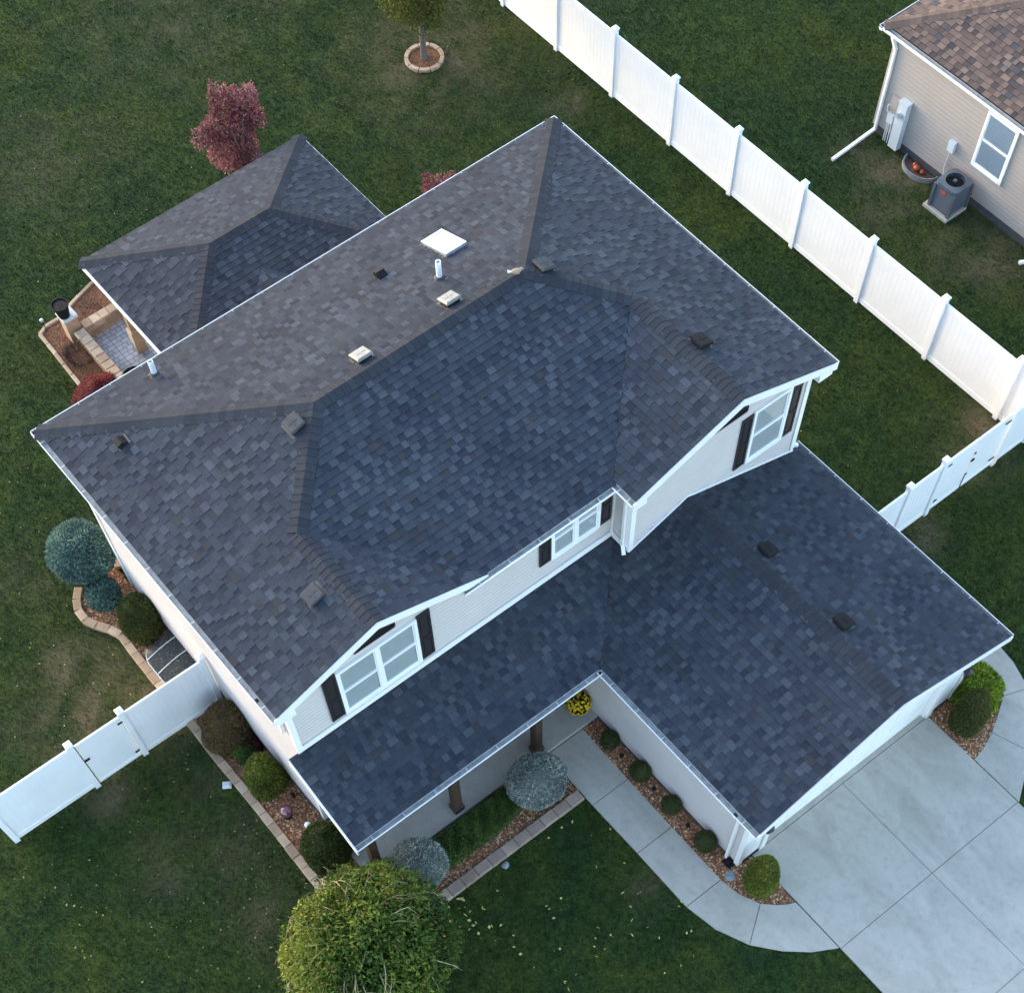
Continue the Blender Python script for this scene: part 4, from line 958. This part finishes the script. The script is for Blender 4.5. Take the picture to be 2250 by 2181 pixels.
stake(9.56, 8.99, .16, 'small black path light in the gravel nearest the porch'); stake(9.59, 7.93, .16, 'small black path light in the gravel midway along the garage wall'); stake(9.58, 6.80, .16, 'small black path light in the gravel nearest the garage front')
stake(3.34, 12.83, .2, 'small black garden light between the rounded shrub and the gazing ball')
# garden ornaments
def sphere_prof(r, n=12): return [(max(.001, r * math.cos(a)), r + r * math.sin(a)) for a in [math.pi * (-.5 + i / n) for i in range(n + 1)]]
gz = thing('gazing_ball', (2.98, 12.54, 0), 'shiny purple gazing ball on the gravel left of the porch', 'gazing ball')
MB().lathe(sphere_prof(.15), (2.98, 12.54, .16), 28).build('ball', 'gaze', gz, True); MB().lathe([(.10, 0), (.06, .1), (.07, .17)], (2.98, 12.54, .02), 16).build('stand', 'black', gz)
gl = thing('garden_globe', (3.16, 11.98, 0), 'small white globe light on the gravel beside the purple gazing ball', 'globe light')
MB().lathe(sphere_prof(.075), (3.16, 11.98, .22), 20).build('globe', 'globe', gl, True); MB().tube([(3.16, 11.98, 0), (3.16, 11.98, .24)], .012, 6).build('stake', 'black', gl)
m = MB().bevbox((-.10, -.085, 0), (.10, .085, .08), .04, 0, Matrix.Rotation(-.6, 3, 'Z'), (2.36, 14.03, .01)); tag(m.build('drain_cover', 'slab_cap'), 'small pale plastic drain cover in the lawn beside the left edging', 'drain cover')
def rock(x, y, r, label, seed):
    rr = random.Random(seed); P = []; n = 9
    m = MB(); prof = [(1., 0), (1.05, .35), (.8, .75), (.35, .95)]
    jit = [rr.uniform(.85, 1.12) for _ in range(n)]; pts = []; F = []
    for q, zz in prof: pts += [(x + r * q * jit[k] * math.cos(2 * math.pi * k / n), y + r * q * jit[k] * math.sin(2 * math.pi * k / n), r * zz * rr.uniform(.55, .7)) for k in range(n)]
    for i in range(3):
        for k in range(n): F.append((i * n + k, i * n + (k + 1) % n, (i + 1) * n + (k + 1) % n, (i + 1) * n + k))
    F.append(tuple(3 * n + k for k in range(n))); m.add(pts, F); tag(m.build('rock', 'rock'), label, 'rock')
rock(9.54, 5.37, .135, 'grey rock on the gravel at the garage corner by the downspout', 1); rock(5.96, 8.62, .085, 'grey rock on the front lawn just outside the brown edging', 2); rock(3.92, 9.28, .14, 'pale grey rock beside the left silver shrub at the end of the front bed', 3)
m = MB().box((9.62, 5.5, .03), (9.8, 5.74, .07)).lathe([(.06, 0), (.05, .06)], (9.7, 5.62, .07), 12); tag(m.build('drain_grate', 'black'), 'black drain inlet under the garage corner downspout', 'drain')
m = MB().tube([(3.46, 14.1, .06), (3.42, 13.82, .07), (3.4, 13.55, .08)], .02, 8).bevbox((3.36, 13.72, .05), (3.5, 13.86, .18), .02); tag(m.build('water_spigot_hose', 'greybox'), 'small grey hose fitting by the wall behind the rounded shrub', 'hose')
# window well cover on the left wall
wc = thing('window_well_cover', (3.1, 17.4, 0), 'clear domed plastic window well cover against the left wall, next to the fence', 'cover')
m = MB(); na, nb_ = 10, 14; pts = []; F = []
for i in range(na + 1):
    for j in range(nb_ + 1):
        u_, v_ = i / na, j / nb_; y = 16.6 + 1.45 * v_; ex = min(1, 4.5 * min(v_, 1 - v_)) ** .5
        pts.append((3.53 - (.84 * (.78 + .22 * ex)) * u_, y, .10 + .20 * math.cos(u_ * 1.45)))
for i in range(na):
    for j in range(nb_): F.append((i * (nb_ + 1) + j, (i + 1) * (nb_ + 1) + j, (i + 1) * (nb_ + 1) + j + 1, i * (nb_ + 1) + j + 1))
m.add(pts, F); m.build('cover_shell', 'cover', wc, True)
m = MB()
for v_ in (.18, .5, .82):
    y = 16.6 + 1.45 * v_; m.tube([(3.53 - .84 * u_, y, .11 + .20 * math.cos(u_ * 1.45)) for u_ in [k / 8 for k in range(9)]], .012, 6)
m.tube([pts[na * (nb_ + 1) + j] for j in range(nb_ + 1)], .014, 6); m.build('rib', 'greybox', wc)
MB().prism([(2.74, 16.65), (3.53, 16.65), (3.53, 18.0), (2.74, 18.0)], .032, .036).build('well_bottom', 'foundation', wc)
# bird on the ridge
bd = thing('bird', (12.25, 15.8, 6.9), 'small tan bird resting on the roof ridge', 'bird')
c = V((12.22, 15.81, ZR + .045)); m = MB(); d = V((.75, -.45, 0)).normalized()
path = [(-.10, .075, .012), (-.07, .07, .04), (-.02, .062, .058), (.04, .07, .055), (.07, .09, .034), (.095, .115, .03), (.12, .118, .022), (.14, .112, .006)]
m.tube([c + d * a + V((0, 0, zz)) for a, zz, r in path], [r for a, zz, r in path], 12); m.build('body', plain('tan_feathers', (.30, .22, .17), .9, .3, 40), bd, True)
m = MB(); sd = V((-d.y, d.x, 0)); e = c - d * .08 + V((0, 0, .072))
m.extr([e + sd * .018, e - sd * .018, e - d * .09 - sd * .04 + V((0, 0, .01)), e - d * .09 + sd * .04 + V((0, 0, .01))], (0, 0, .008)); m.build('tail', plain('pale_feathers', (.6, .55, .48), .9, .1), bd)
m = MB(); e = c + d * .135 + V((0, 0, .112)); m.add([e + sd * .006, e - sd * .006, e + V((0, 0, .008)), e + d * .025], [(0, 1, 3), (1, 2, 3), (2, 0, 3), (0, 2, 1)]); m.build('beak', 'black', bd)
m = MB()
for s in (-1, 1): m.tube([c + sd * .02 * s + V((0, 0, -.005)), c + sd * .02 * s + V((0, 0, .03))], .005, 5)
m.build('leg', 'black', bd)

# ================================================================== PLANTS
def lumps(D, amp, seed, freq=3.):
    r = np.random.default_rng(seed); o = np.zeros(len(D))
    for k in range(7):
        w = r.normal(0, 1, 3) * freq; o += np.sin(D @ w + r.uniform(0, 6.28))
    return 1 + amp * o / 2.6
def leaf_quads(P, A, l, w, n):
    """diamond leaves at P with long axis A"""
    A = A / (np.linalg.norm(A, axis=1, keepdims=True) + 1e-9); B = np.cross(A, RNG.normal(0, 1, (n, 3))); B /= np.linalg.norm(B, axis=1, keepdims=True) + 1e-9
    l = l * RNG.uniform(.6, 1.3, (n, 1)); w = w * RNG.uniform(.7, 1.2, (n, 1))
    return np.stack([P - A * l / 2, P + B * w / 2 + A * l * .05, P + A * l / 2, P - B * w / 2 + A * l * .05], 1).reshape(-1, 3), np.arange(4 * n).reshape(-1, 4)
def revolve(prof, n, seed, amp, squash=(1, 1), freq=3.):
    """random points on a lathe profile [(r,z)...]; returns points, normals"""
    pr = np.array(prof, float); seg = np.linalg.norm(np.diff(pr, axis=0), axis=1); ar = seg * (pr[:-1, 0] + pr[1:, 0]) / 2
    i = RNG.choice(len(seg), n, p=ar / ar.sum()); t = RNG.random(n); r = pr[i, 0] + (pr[i + 1, 0] - pr[i, 0]) * t; zz = pr[i, 1] + (pr[i + 1, 1] - pr[i, 1]) * t
    a = RNG.uniform(0, 2 * np.pi, n); dz = (pr[i + 1] - pr[i]); nr, nz = dz[:, 1], -dz[:, 0]; ln = np.hypot(nr, nz) + 1e-9
    N = np.stack([np.cos(a) * nr / ln, np.sin(a) * nr / ln, nz / ln], 1)
    P = np.stack([np.cos(a) * r * squash[0], np.sin(a) * r * squash[1], zz], 1); zc = pr[:, 1].mean()
    Q = P.copy(); Q[:, 2] -= zc; Q *= lumps(Q / max(pr[:, 0].max(), .01), amp, seed, freq)[:, None]; Q[:, 2] += zc
    return Q, N
def shrub(name, x, y, prof, kind, label, cat='shrub', n=5000, leaf=(.05, .02), amp=.05, seed=1, out=.75, group=None, squash=(1, 1), tone=None, core=.86, parent=None, z=.02, part='foliage', lean=(0, 0)):
    t = parent or thing(name, (x, y, 0), label, cat, group)
    P, N = revolve(prof, n, seed, amp, squash); zc = np.array(prof)[:, 1].mean()
    dep = RNG.beta(1.2, 3.5, n)[:, None] * .22; C = np.array([0, 0, zc]); P = P + (C - P) * dep
    A = N * out + RNG.normal(0, .45, (n, 3)); V_, F = leaf_quads(P, A, leaf[0], leaf[1], n)
    V_[:, 2] = np.maximum(V_[:, 2], .01); V_[:, 0] += V_[:, 2] * lean[0]; V_[:, 1] += V_[:, 2] * lean[1]
    tn = np.clip(RNG.beta(1.3, 1.3, n) * .9 + lumps(P, .14, seed + 5, 5.) - 1, 0, .92)
    tn = np.where(RNG.random(n) < .04, 1., tn)
    arr_mesh(part, V_ + np.array([x, y, z]), F, FO[kind], t, tn)
    if core < .5: return t
    # solid core in dark leaf colour, painting shade into the gaps between leaves
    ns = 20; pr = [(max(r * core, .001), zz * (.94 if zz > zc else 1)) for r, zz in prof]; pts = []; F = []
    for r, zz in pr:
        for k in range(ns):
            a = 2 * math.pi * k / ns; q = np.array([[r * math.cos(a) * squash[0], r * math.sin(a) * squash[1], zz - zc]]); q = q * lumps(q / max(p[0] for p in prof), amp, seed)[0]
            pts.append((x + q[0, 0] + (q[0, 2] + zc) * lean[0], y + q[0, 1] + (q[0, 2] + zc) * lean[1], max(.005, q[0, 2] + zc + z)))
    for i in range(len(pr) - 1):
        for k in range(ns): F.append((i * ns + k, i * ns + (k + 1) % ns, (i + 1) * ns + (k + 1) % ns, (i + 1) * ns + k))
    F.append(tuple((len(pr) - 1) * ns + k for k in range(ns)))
    MB().add(pts, F, 0, .12).build('shade_core', FO[kind], t, True)
    return t
def ball(r, h=None, z0=0.):
    h = h or 2 * r
    return [(max(.002, r * math.cos(a)), z0 + h / 2 + h / 2 * math.sin(a)) for a in [math.pi * (-.5 + i / 14) for i in range(15)]]
def dome(r, h, p=2.4):
    return [(r * .9, .0)] + [(max(.002, r * (1 - (i / 10) ** p) ** (1 / p)), h * (.12 + .88 * i / 10)) for i in range(11)]
def cone(r, h):
    return [(r * .72, 0), (r * .95, h * .15), (r, h * .32), (r * .93, h * .52), (r * .72, h * .74), (r * .42, h * .91), (r * .18, h * .98), (.003, h)]
shrub('globe_spruce', 2.98, 20.62, ball(.76, 1.45, .25), 'blue', 'big round blue green spruce globe at the back left corner of the house', n=7500, leaf=(.095, .03), amp=.045, seed=3)
shrub('globe_spruce', 2.85, 19.72, ball(.42, .75, .05), 'blue', 'smaller round blue green spruce tucked in front of the big globe', n=3000, leaf=(.085, .03), amp=.04, seed=4)
shrub('yew_shrub', 3.18, 18.62, dome(.52, 1.15), 'yew', 'dark green clipped shrub between the spruce globes and the window well cover', n=6000, leaf=(.075, .024), amp=.05, seed=5)
shrub('golden_shrub', 3.2, 16.42, dome(.28, .7), 'arb', 'small yellow green shrub behind the left fence panel beside the well cover', n=2200, amp=.06, seed=6)
shrub('barberry', 3.12, 15.02, dome(.56, 1.05, 2.), 'barb', 'bronze brown barberry shrub against the left fence and wall', n=6500, leaf=(.07, .022), amp=.10, seed=7, out=1.2)
shrub('leafy_plant', 3.10, 14.33, dome(.26, .5, 2.), 'hedge', 'small dark green leafy plant beside the bronze barberry', n=1500, leaf=(.06, .03), amp=.12, seed=8)
shrub('azalea', 3.38, 14.35, dome(.15, .35, 2.), 'jap', 'small red leaved plant by the wall behind the dark leafy plant', n=600, leaf=(.04, .02), amp=.15, seed=9)
shrub('arborvitae', 3.08, 13.46, dome(.45, 1.3, 1.8), 'arb', 'rounded yellow green clipped shrub beside the purple gazing ball', n=6000, leaf=(.075, .024), amp=.05, seed=10)
shrub('yew_shrub', 3.16, 11.25, dome(.54, 1.15), 'yew', 'dark clipped shrub at the left end of the porch roof', n=6000, leaf=(.075, .024), amp=.04, seed=11)
shrub('silver_spruce', 7.54, 9.48, ball(.66, 1.25, .12), 'frost', 'round silver blue spruce globe beside the walkway and right porch post', n=12000, leaf=(.06, .022), amp=.05, seed=12, squash=(1.04, .96))
shrub('silver_spruce', 4.42, 9.55, ball(.6, 1.2, .1), 'frost', 'round silver grey spruce globe at the left end of the front bed', n=11000, leaf=(.06, .022), amp=.055, seed=13)
for i, (x, y, r, lab) in enumerate(((9.57, 9.42, .22, 'dark little ball shrub nearest the porch step'), (9.58, 8.40, .25, 'dark little ball shrub second from the porch step'), (9.58, 7.36, .235, 'dark little ball shrub third from the porch step'), (9.57, 6.24, .26, 'dark little ball shrub closest to the garage corner rock'))):
    shrub('boxwood', x, y, ball(r, r * 2, 0), 'ball', lab, n=2200, leaf=(.035, .016), amp=.05, seed=20 + i, group='ball shrubs along the garage wall')
shrub('arborvitae', 9.83, 4.83, cone(.37, 1.5), 'arb', 'olive green egg shaped shrub at the left corner of the driveway', n=6000, leaf=(.07, .023), amp=.05, seed=30)
shrub('arborvitae', 15.9, 4.75, cone(.38, 1.7), 'darkarb', 'tall bronze green egg shaped shrub at the right of the garage door', n=6000, leaf=(.07, .023), amp=.05, seed=31)
shrub('cypress', 16.72, 5.25, dome(.56, .85), 'lime', 'bright lime green spreading shrub beside the curved side path', n=4200, leaf=(.13, .036), amp=.09, seed=32, out=1.1, squash=(.95, 1.15))
# clipped low hedge in the front bed
hd = thing('hedge', (6, 9.7, 0), 'low dark green clipped hedge along the porch between two silver shrubs', 'hedge')
poly = [(4.9, 9.23), (6.35, 9.23), (7.1, 9.35), (7.1, 10.0), (5.2, 10.02), (4.75, 9.9)]
n = 26000; X = RNG.uniform(4.7, 7.2, n); Y = RNG.uniform(9.2, 10.05, n); k = inside(poly, X, Y); X, Y = X[k], Y[k]; n = len(X)
Zt = .40 + .035 * np.sin(X * 7 + Y * 5) + .03 * np.sin(X * 17 - Y * 11); ed = np.minimum(np.minimum(Y - 9.2, 10.03 - Y), .14) / .14
Zz = Zt * (.45 + .55 * np.clip(ed, 0, 1) ** .5) - RNG.beta(1, 3, n) * .10
V_, F = leaf_quads(np.stack([X, Y, Zz], 1), RNG.normal(0, .6, (n, 3)) + np.array([0, 0, .6]), .045, .022, n)
arr_mesh('foliage', V_, F, FO['hedge'], hd, np.clip(RNG.beta(2, 2, n), 0, 1))
m = MB(); m.prism([(x + (6 - x) * .03, y + (9.62 - y) * .15) for x, y in poly], .03, .27, 0, .1); m.build('shade_core', FO['hedge'], hd)  # dark filler below the hedge leaves, inner shade painted into its tone
# potted mum on the porch
mu = thing('potted_flowers', (9.52, 10.42, .15), 'round pot of yellow flowers in the corner of the porch', 'flowers')
MB().lathe([(.12, 0), (.17, .2), (.18, .22), (.15, .22)], (9.52, 10.45, .15), 20).build('pot', 'black', mu)
shrub('', 9.52, 10.45, ball(.27, .40, .30), 'mumleaf', '', n=2200, leaf=(.05, .02), amp=.03, seed=40, parent=mu)
P, N = revolve(ball(.30, .44, .30), 420, 41, .03); k = P[:, 2] > .42; P, N = P[k], N[k]; n = len(P); Vs = []; Fs = []; ts = []
for i in range(n):
    t1 = np.cross(N[i], [0, .3, 1.]); t1 /= np.linalg.norm(t1); t2 = np.cross(N[i], t1); r = RNG.uniform(.02, .032); b0 = len(Vs)
    Vs.append(P[i] + N[i] * .014); Vs += [P[i] + (t1 * math.cos(a) + t2 * math.sin(a)) * r for a in np.linspace(0, 2 * np.pi, 7)[:-1]]
    Fs += [(b0, b0 + 1 + q, b0 + 1 + (q + 1) % 6) for q in range(6)]; ts += [RNG.random()] * 6
arr_mesh('blossoms', np.array(Vs) + np.array([9.52, 10.45, .02]), Fs, FO['mum'], mu, ts)
# patio plants
shrub('withered_plant', 6.18, 26.5, dome(.36, .45, 2.), 'dead', 'withered purple brown plant in the mulch outside the patio wall', n=1300, leaf=(.13, .014), amp=.25, seed=50, out=1.4, core=.3, cat='plant')
shrub('withered_plant', 7.3, 27.6, dome(.3, .3, 2.), 'dead', 'low faded plant in the mulch behind the patio wall', n=500, leaf=(.08, .012), amp=.2, seed=51, out=1.4, core=.2, cat='plant')
shrub('japanese_maple', 6.0, 24.85, dome(.74, .75, 1.7), 'jap', 'low spreading red japanese maple beside the patio at the house corner', n=5500, leaf=(.08, .022), amp=.12, seed=52, out=.6, cat='shrub')
# trees
def crown(t, kind, blobs, n, leaf, seed, amp=.16, out=.5, core=True, hang=0., odd=.04, yellow=None):
    vol = np.array([b_[3] * b_[4] * b_[5] for b_ in blobs]) ** (2 / 3.); cnt = (n * vol / vol.sum()).astype(int); Ps = []; Ns = []
    for (cx_, cy_, cz_, rx, ry, rz), k in zip(blobs, cnt):
        D = RNG.normal(0, 1, (k, 3)); D /= np.linalg.norm(D, axis=1, keepdims=True); R_ = lumps(D, amp, seed, 3.5) * (1 - RNG.beta(1.1, 3, k) * .45)
        Ps.append(D * R_[:, None] * np.array([rx, ry, rz]) + np.array([cx_, cy_, cz_])); Ns.append(D); seed += 1
    P = np.concatenate(Ps); N = np.concatenate(Ns); k = P[:, 2] > .12; P, N = P[k], N[k]; k = len(P)
    A = N * out + RNG.normal(0, .6, (k, 3)) + np.array([0, 0, -hang]); V_, F = leaf_quads(P, A, leaf[0], leaf[1], k)
    tn = RNG.beta(1.5, 1.5, k) * .75 + .08 + (lumps(P, .25, seed + 9, 2.2) - 1)
    if yellow: tn = tn - .04 + .45 * np.clip((P - np.array(yellow[0])) @ np.array(yellow[1]), 0, 1)  # lighter towards the left: side light painted into leaf tone along with yellowing
    tn = np.clip(tn, 0, .92); tn = np.where(RNG.random(k) < odd, 1., tn)
    arr_mesh('crown', V_, F, FO[kind], t, tn)
pe = thing('shade_tree', (19.66, 29.48, 0), 'green leafy tree standing in a round mulch ring on the back lawn', 'tree')
tr = MB(); tr.tube([(19.66, 29.48, 0), (19.66, 29.49, .25), (19.65, 29.49, 1.2), (19.68, 29.47, 2.6), (19.66, 29.48, 4.2)], [.13, .09, .075, .055, .02], 10)
for k in range(9):
    a = k * 2.4; zz = .95 + k * .28; tr.tube([(19.66, 29.48, zz), (19.66 + .5 * math.cos(a), 29.48 + .5 * math.sin(a), zz + .55), (19.66 + .85 * math.cos(a), 29.48 + .85 * math.sin(a), zz + 1.3)], [.035, .022, .008], 6)
tr.build('trunk', 'bark', pe)
crown(pe, 'pear', [(19.66, 29.48, 3.2, 1.3, 1.3, 1.95), (19.3, 29.2, 2.5, .95, .95, 1.15), (20.0, 29.8, 2.7, .9, .9, 1.25), (19.7, 29.35, 2.05, .72, .72, .75), (19.6, 29.6, 4.4, .8, .8, 1.3)], 26000, (.085, .045), 60)
rm = thing('maple_tree', (12.8, 28.15, 0), 'purple red maple tree standing on the lawn behind the pavilion', 'tree')
tr = MB(); tr.tube([(12.8, 28.15, 0), (12.8, 28.15, .8), (12.78, 28.17, 2.2)], [.06, .05, .02], 8)
for k in range(8):
    a = k * .8; tr.tube([(12.8, 28.15, .6 + k * .12), (12.8 + .3 * math.cos(a), 28.15 + .3 * math.sin(a), 1.6 + k * .1), (12.8 + .45 * math.cos(a), 28.15 + .45 * math.sin(a), 2.5 + .1 * (k % 4))], [.03, .02, .006], 6)
tr.build('trunk', 'bark', rm)
crown(rm, 'red', [(12.75, 28.2, 1.5, .45, .45, .6), (12.42, 28.42, 1.55, .40, .40, .50), (12.15, 28.6, 2.05, .30, .30, .30), (12.4, 28.45, 2.15, .32, .32, .42), (12.95, 28.05, 2.3, .36, .36, .55), (13.1, 28.0, 2.7, .33, .33, .5), (13.3, 27.9, 2.95, .18, .18, .34), (12.95, 28.15, 2.95, .2, .2, .34), (12.72, 28.35, 2.75, .27, .27, .5), (12.55, 28.5, 2.85, .15, .15, .45), (13.35, 28.0, 2.3, .25, .25, .25), (12.95, 27.95, 1.2, .4, .4, .42)], 9000, (.085, .048), 70, .34)
rs = thing('small_maple', (16.55, 24.6, 0), 'small purple red maple peeking above the back gutter of the house', 'tree')
MB().tube([(16.55, 24.6, 0), (16.55, 24.6, .9)], [.04, .015], 8).build('trunk', 'bark', rs)
crown(rs, 'red', [(16.55, 24.6, .55, .42, .42, .38), (16.3, 24.75, .85, .17, .17, .3), (16.85, 24.5, .78, .2, .2, .2), (16.5, 24.5, .7, .2, .2, .22)], 2000, (.075, .04), 80, .25)
wt = thing('weeping_tree', (2.38, 8.35, 0), 'round weeping tree with yellow green leaves and bare arching twigs on the front lawn', 'tree')
tr = MB(); tr.tube([(2.38, 8.35, 0), (2.38, 8.36, .9), (2.36, 8.38, 2.2), (2.36, 8.38, 2.75)], [.12, .10, .085, .05], 10)
for k in range(14):
    a = k * 2.4; L = 1.0 + .35 * random.random(); q = [(2.36, 8.38, 2.1)]
    for s in range(1, 7):
        u_ = s / 6; q.append((2.36 + L * u_ * math.cos(a), 8.38 + L * u_ * math.sin(a), 2.0 + .5 * math.sin(u_ * 1.9) - .6 * u_))
    tr.tube(q, [.045 - .006 * s for s in range(7)], 6)
tr.build('trunk', 'bark', wt)
cb = (2.38, 8.35, 1.5, 1.55, 1.5, 1.35)
rb = random.Random(11); blobs = [cb, (3.25, 9.25, 1.75, .62, .62, .75), (2.7, 9.35, 1.9, .6, .6, .75)]
for k in range(30):
    a = k * 2.4; e = .1 + 1.35 * (k / 29); rr_ = .42 + .24 * rb.random()
    blobs.append((2.38 + 1.33 * math.cos(e) * math.cos(a), 8.35 + 1.3 * math.cos(e) * math.sin(a), 1.55 + 1.2 * math.sin(e), rr_, rr_, rr_ * 1.05))
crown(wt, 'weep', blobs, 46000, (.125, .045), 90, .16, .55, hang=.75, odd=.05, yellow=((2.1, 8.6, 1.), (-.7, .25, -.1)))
tw = MB(); rt = random.Random(5)
for k in range(44):
    a = rt.uniform(0, 6.28); el = rt.uniform(.35, 1.35); c_ = V((2.38, 8.35, 1.55)); q = []; da = rt.uniform(-.5, .5); le = rt.uniform(.3, .75)
    for s in range(7):
        u_ = s / 6; aa = a + da * u_; ee = el - le * u_; rr_ = .97 + .12 * math.sin(u_ * 3.0)
        q.append(c_ + V((1.68 * rr_ * math.cos(ee) * math.cos(aa), 1.64 * rr_ * math.cos(ee) * math.sin(aa), 1.48 * rr_ * math.sin(ee))))
    tw.tube(q, [.009, .009, .008, .008, .007, .005, .003], 5)
    for s in (2, 4):
        d_ = V((rt.uniform(-1, 1), rt.uniform(-1, 1), rt.uniform(-.6, .2))).normalized() * rt.uniform(.15, .3); tw.tube([q[s], q[s] + d_ * .6 + V((0, 0, .03)), q[s] + d_], [.005, .004, .002], 4)
tw.build('twigs', 'twig', wt)

# ================================================================== GRASS
def lawn_points(n, box):
    X = RNG.uniform(box[0], box[1], n); Y = RNG.uniform(box[2], box[3], n); k = np.ones(n, bool)
    ex = [[(3.5, 10.1), (9.8, 10.1), (9.8, 5.4), (16.26, 5.4), (16.26, 19.7), (3.5, 19.7)], [(DX0 - .01, -9), (DX1 + .01, -9), (DX1 + .01, 5.5), (DX0 - .01, 5.5)],
          wo + wi[::-1], ro + ri[::-1], [(6.5, 19.6), (14.4, 19.6), (14.4, 27.1), (6.5, 27.1)], [(27.37, 2), (40, 2), (40, 19.25), (27.37, 19.25)],
          [(26.41, 15.54), (27.4, 15.54), (27.4, 16.41), (26.41, 16.41)], [(26.9, 16.8), (27.4, 16.8), (27.4, 17.9), (26.9, 17.9)], PBED, RING,
          [(3.85, 8.72), (8.32, 8.72), (8.32, 9.1), (3.85, 9.1)], [(2.44, 10.2), (2.7, 10.2), (2.7, 18.9), (2.4, 19.1), (2.05, 19.6), (2.04, 19.95), (2.4, 20.6), (2.2, 20.4), (2.46, 18.8)]] + list(BEDS.values())
    ex = [e for e in ex if len(e) > 2]
    for e in ex: k &= ~inside(e, X, Y)
    # only where the camera can see or nearly so
    return X[k], Y[k]
FOOT = [(-9.5, 22), (-3.5, 9), (3.0, -1.5), (18, -3), (27, 4), (36, 10), (50, 26), (30, 48), (6, 50), (-12, 34)]
X, Y = lawn_points(2000000, (-12, 50, -3, 50)); k = inside(FOOT, X, Y); X, Y = X[k], Y[k]
n = len(X)
dry = dry_field(X, Y)
dry = np.clip(dry * RNG.uniform(.5, 1.3, n), 0, .9); dry = np.where(RNG.random(n) < .02, .7, dry)
a = RNG.uniform(0, 6.28, n); hgt = RNG.uniform(.028, .06, n); wd = RNG.uniform(.009, .017, n); ln = RNG.uniform(0, .045, n); la = RNG.uniform(0, 6.28, n)
B0 = np.stack([X - np.cos(a) * wd, Y - np.sin(a) * wd, np.full(n, -.002)], 1); B1 = np.stack([X + np.cos(a) * wd, Y + np.sin(a) * wd, np.full(n, -.002)], 1)
TP = np.stack([X + np.cos(la) * ln, Y + np.sin(la) * ln, hgt], 1)
V_ = np.stack([B0, B1, TP], 1).reshape(-1, 3)
g = arr_mesh('grass', V_, np.arange(3 * n).reshape(-1, 3), MAT['grass'], None, np.clip(RNG.beta(2, 2.2, n) + np.where(Y > 19.5, .20, .09) * np.sin(X * 5.2 + .5 * np.sin(Y * .35)) * np.clip(np.sin(X * .4 + Y * .23) + .6, 0, 1), 0, 1), {'dry': dry}); tag(g, kind='stuff')
# fallen leaves
def scatter(n, box, size, tone):
    X, Y = lawn_points(n, box); k = len(X); P = np.stack([X, Y, np.full(k, .05)], 1)
    A = RNG.normal(0, 1, (k, 3)); A[:, 2] *= .15; V_, F = leaf_quads(P, A, size, size * .7, k); V_[:, 2] = .045 + np.abs(V_[:, 2] - .05) * .5
    return V_, F, RNG.uniform(tone[0], tone[1], k)
acc = [scatter(*q) for q in ((60, (4.5, 9.5, 4.5, 8.6), .085, (.7, 1.)), (26, (3.9, 5.0, 7.6, 8.7), .11, (.7, 1.)), (260, (-2.5, 2.4, 7, 15.5), .055, (0., .7)), (70, (0, 8.5, 2, 9), .045, (.3, 1.)), (150, (-1, 5, 20, 30), .04, (.2, .8)), (170, (5, 30, 26, 42), .045, (.2, .8)), (50, (16.5, 22.5, 10, 24), .05, (.2, .8)), (50, (-1, 2.4, 16, 22), .06, (.3, .9)))]
o = 0; Vs, Fs, Ts = [], [], []
for v_, f_, t_ in acc: Vs.append(v_); Fs.append(f_ + o); Ts.append(t_); o += len(v_)
tag(arr_mesh('fallen_leaves', np.concatenate(Vs), np.concatenate(Fs), FO['fallen'], None, np.concatenate(Ts)), kind='stuff')

# ================================================================== LIGHT AND CAMERA
EL, AZ = math.radians(14), math.radians(-15)   # sun low behind the house, to the back left (azimuth from +y towards +x)
w = bpy.data.worlds.new('World'); scn.world = w; w.use_nodes = True
nt = w.node_tree; bg = nt.nodes['Background']; sky = nt.nodes.new('ShaderNodeTexSky'); sky.sky_type = 'NISHITA'
sky.sun_disc = False; sky.sun_elevation = EL; sky.sun_rotation = AZ; sky.air_density = 1.; sky.dust_density = 1.2; sky.ozone_density = .75
nt.links.new(sky.outputs[0], bg.inputs[0]); bg.inputs[1].default_value = .15
sd_ = bpy.data.lights.new('sun', 'SUN'); sd_.energy = .18; sd_.angle = math.radians(50); sd_.color = (.88, .94, 1)
so = bpy.data.objects.new('sun', sd_); COL.objects.link(so)
dirv = V((math.sin(AZ) * math.cos(EL), math.cos(AZ) * math.cos(EL), math.sin(EL))); so.rotation_euler = dirv.to_track_quat('Z', 'Y').to_euler()
so.location = (0, 40, 30)
cam = bpy.data.cameras.new('camera'); co = bpy.data.objects.new('camera', cam); COL.objects.link(co); scn.camera = co
F_, CY = 2850., 1932.
cam.sensor_fit = 'HORIZONTAL'; cam.sensor_width = 36; cam.lens = F_ / 2250 * 36; cam.shift_x = 0; cam.shift_y = (CY - 2181 / 2) / 2250; cam.clip_end = 1000; cam.clip_start = .1
Rc = Matrix.Rotation(math.radians(-35.34), 3, 'Z') @ Matrix.Rotation(math.radians(21.3), 3, 'X') @ Matrix.Rotation(math.radians(-3.63), 3, 'Z')
co.matrix_world = Matrix.Translation((0, 0, 26)) @ Rc.to_4x4()
scn.view_settings.view_transform = 'Standard'; scn.view_settings.look = 'None'; scn.view_settings.exposure = 2.6; scn.view_settings.gamma = 1.
scn.render.engine = 'CYCLES'; scn.cycles.max_bounces = 6; scn.cycles.transparent_max_bounces = 8
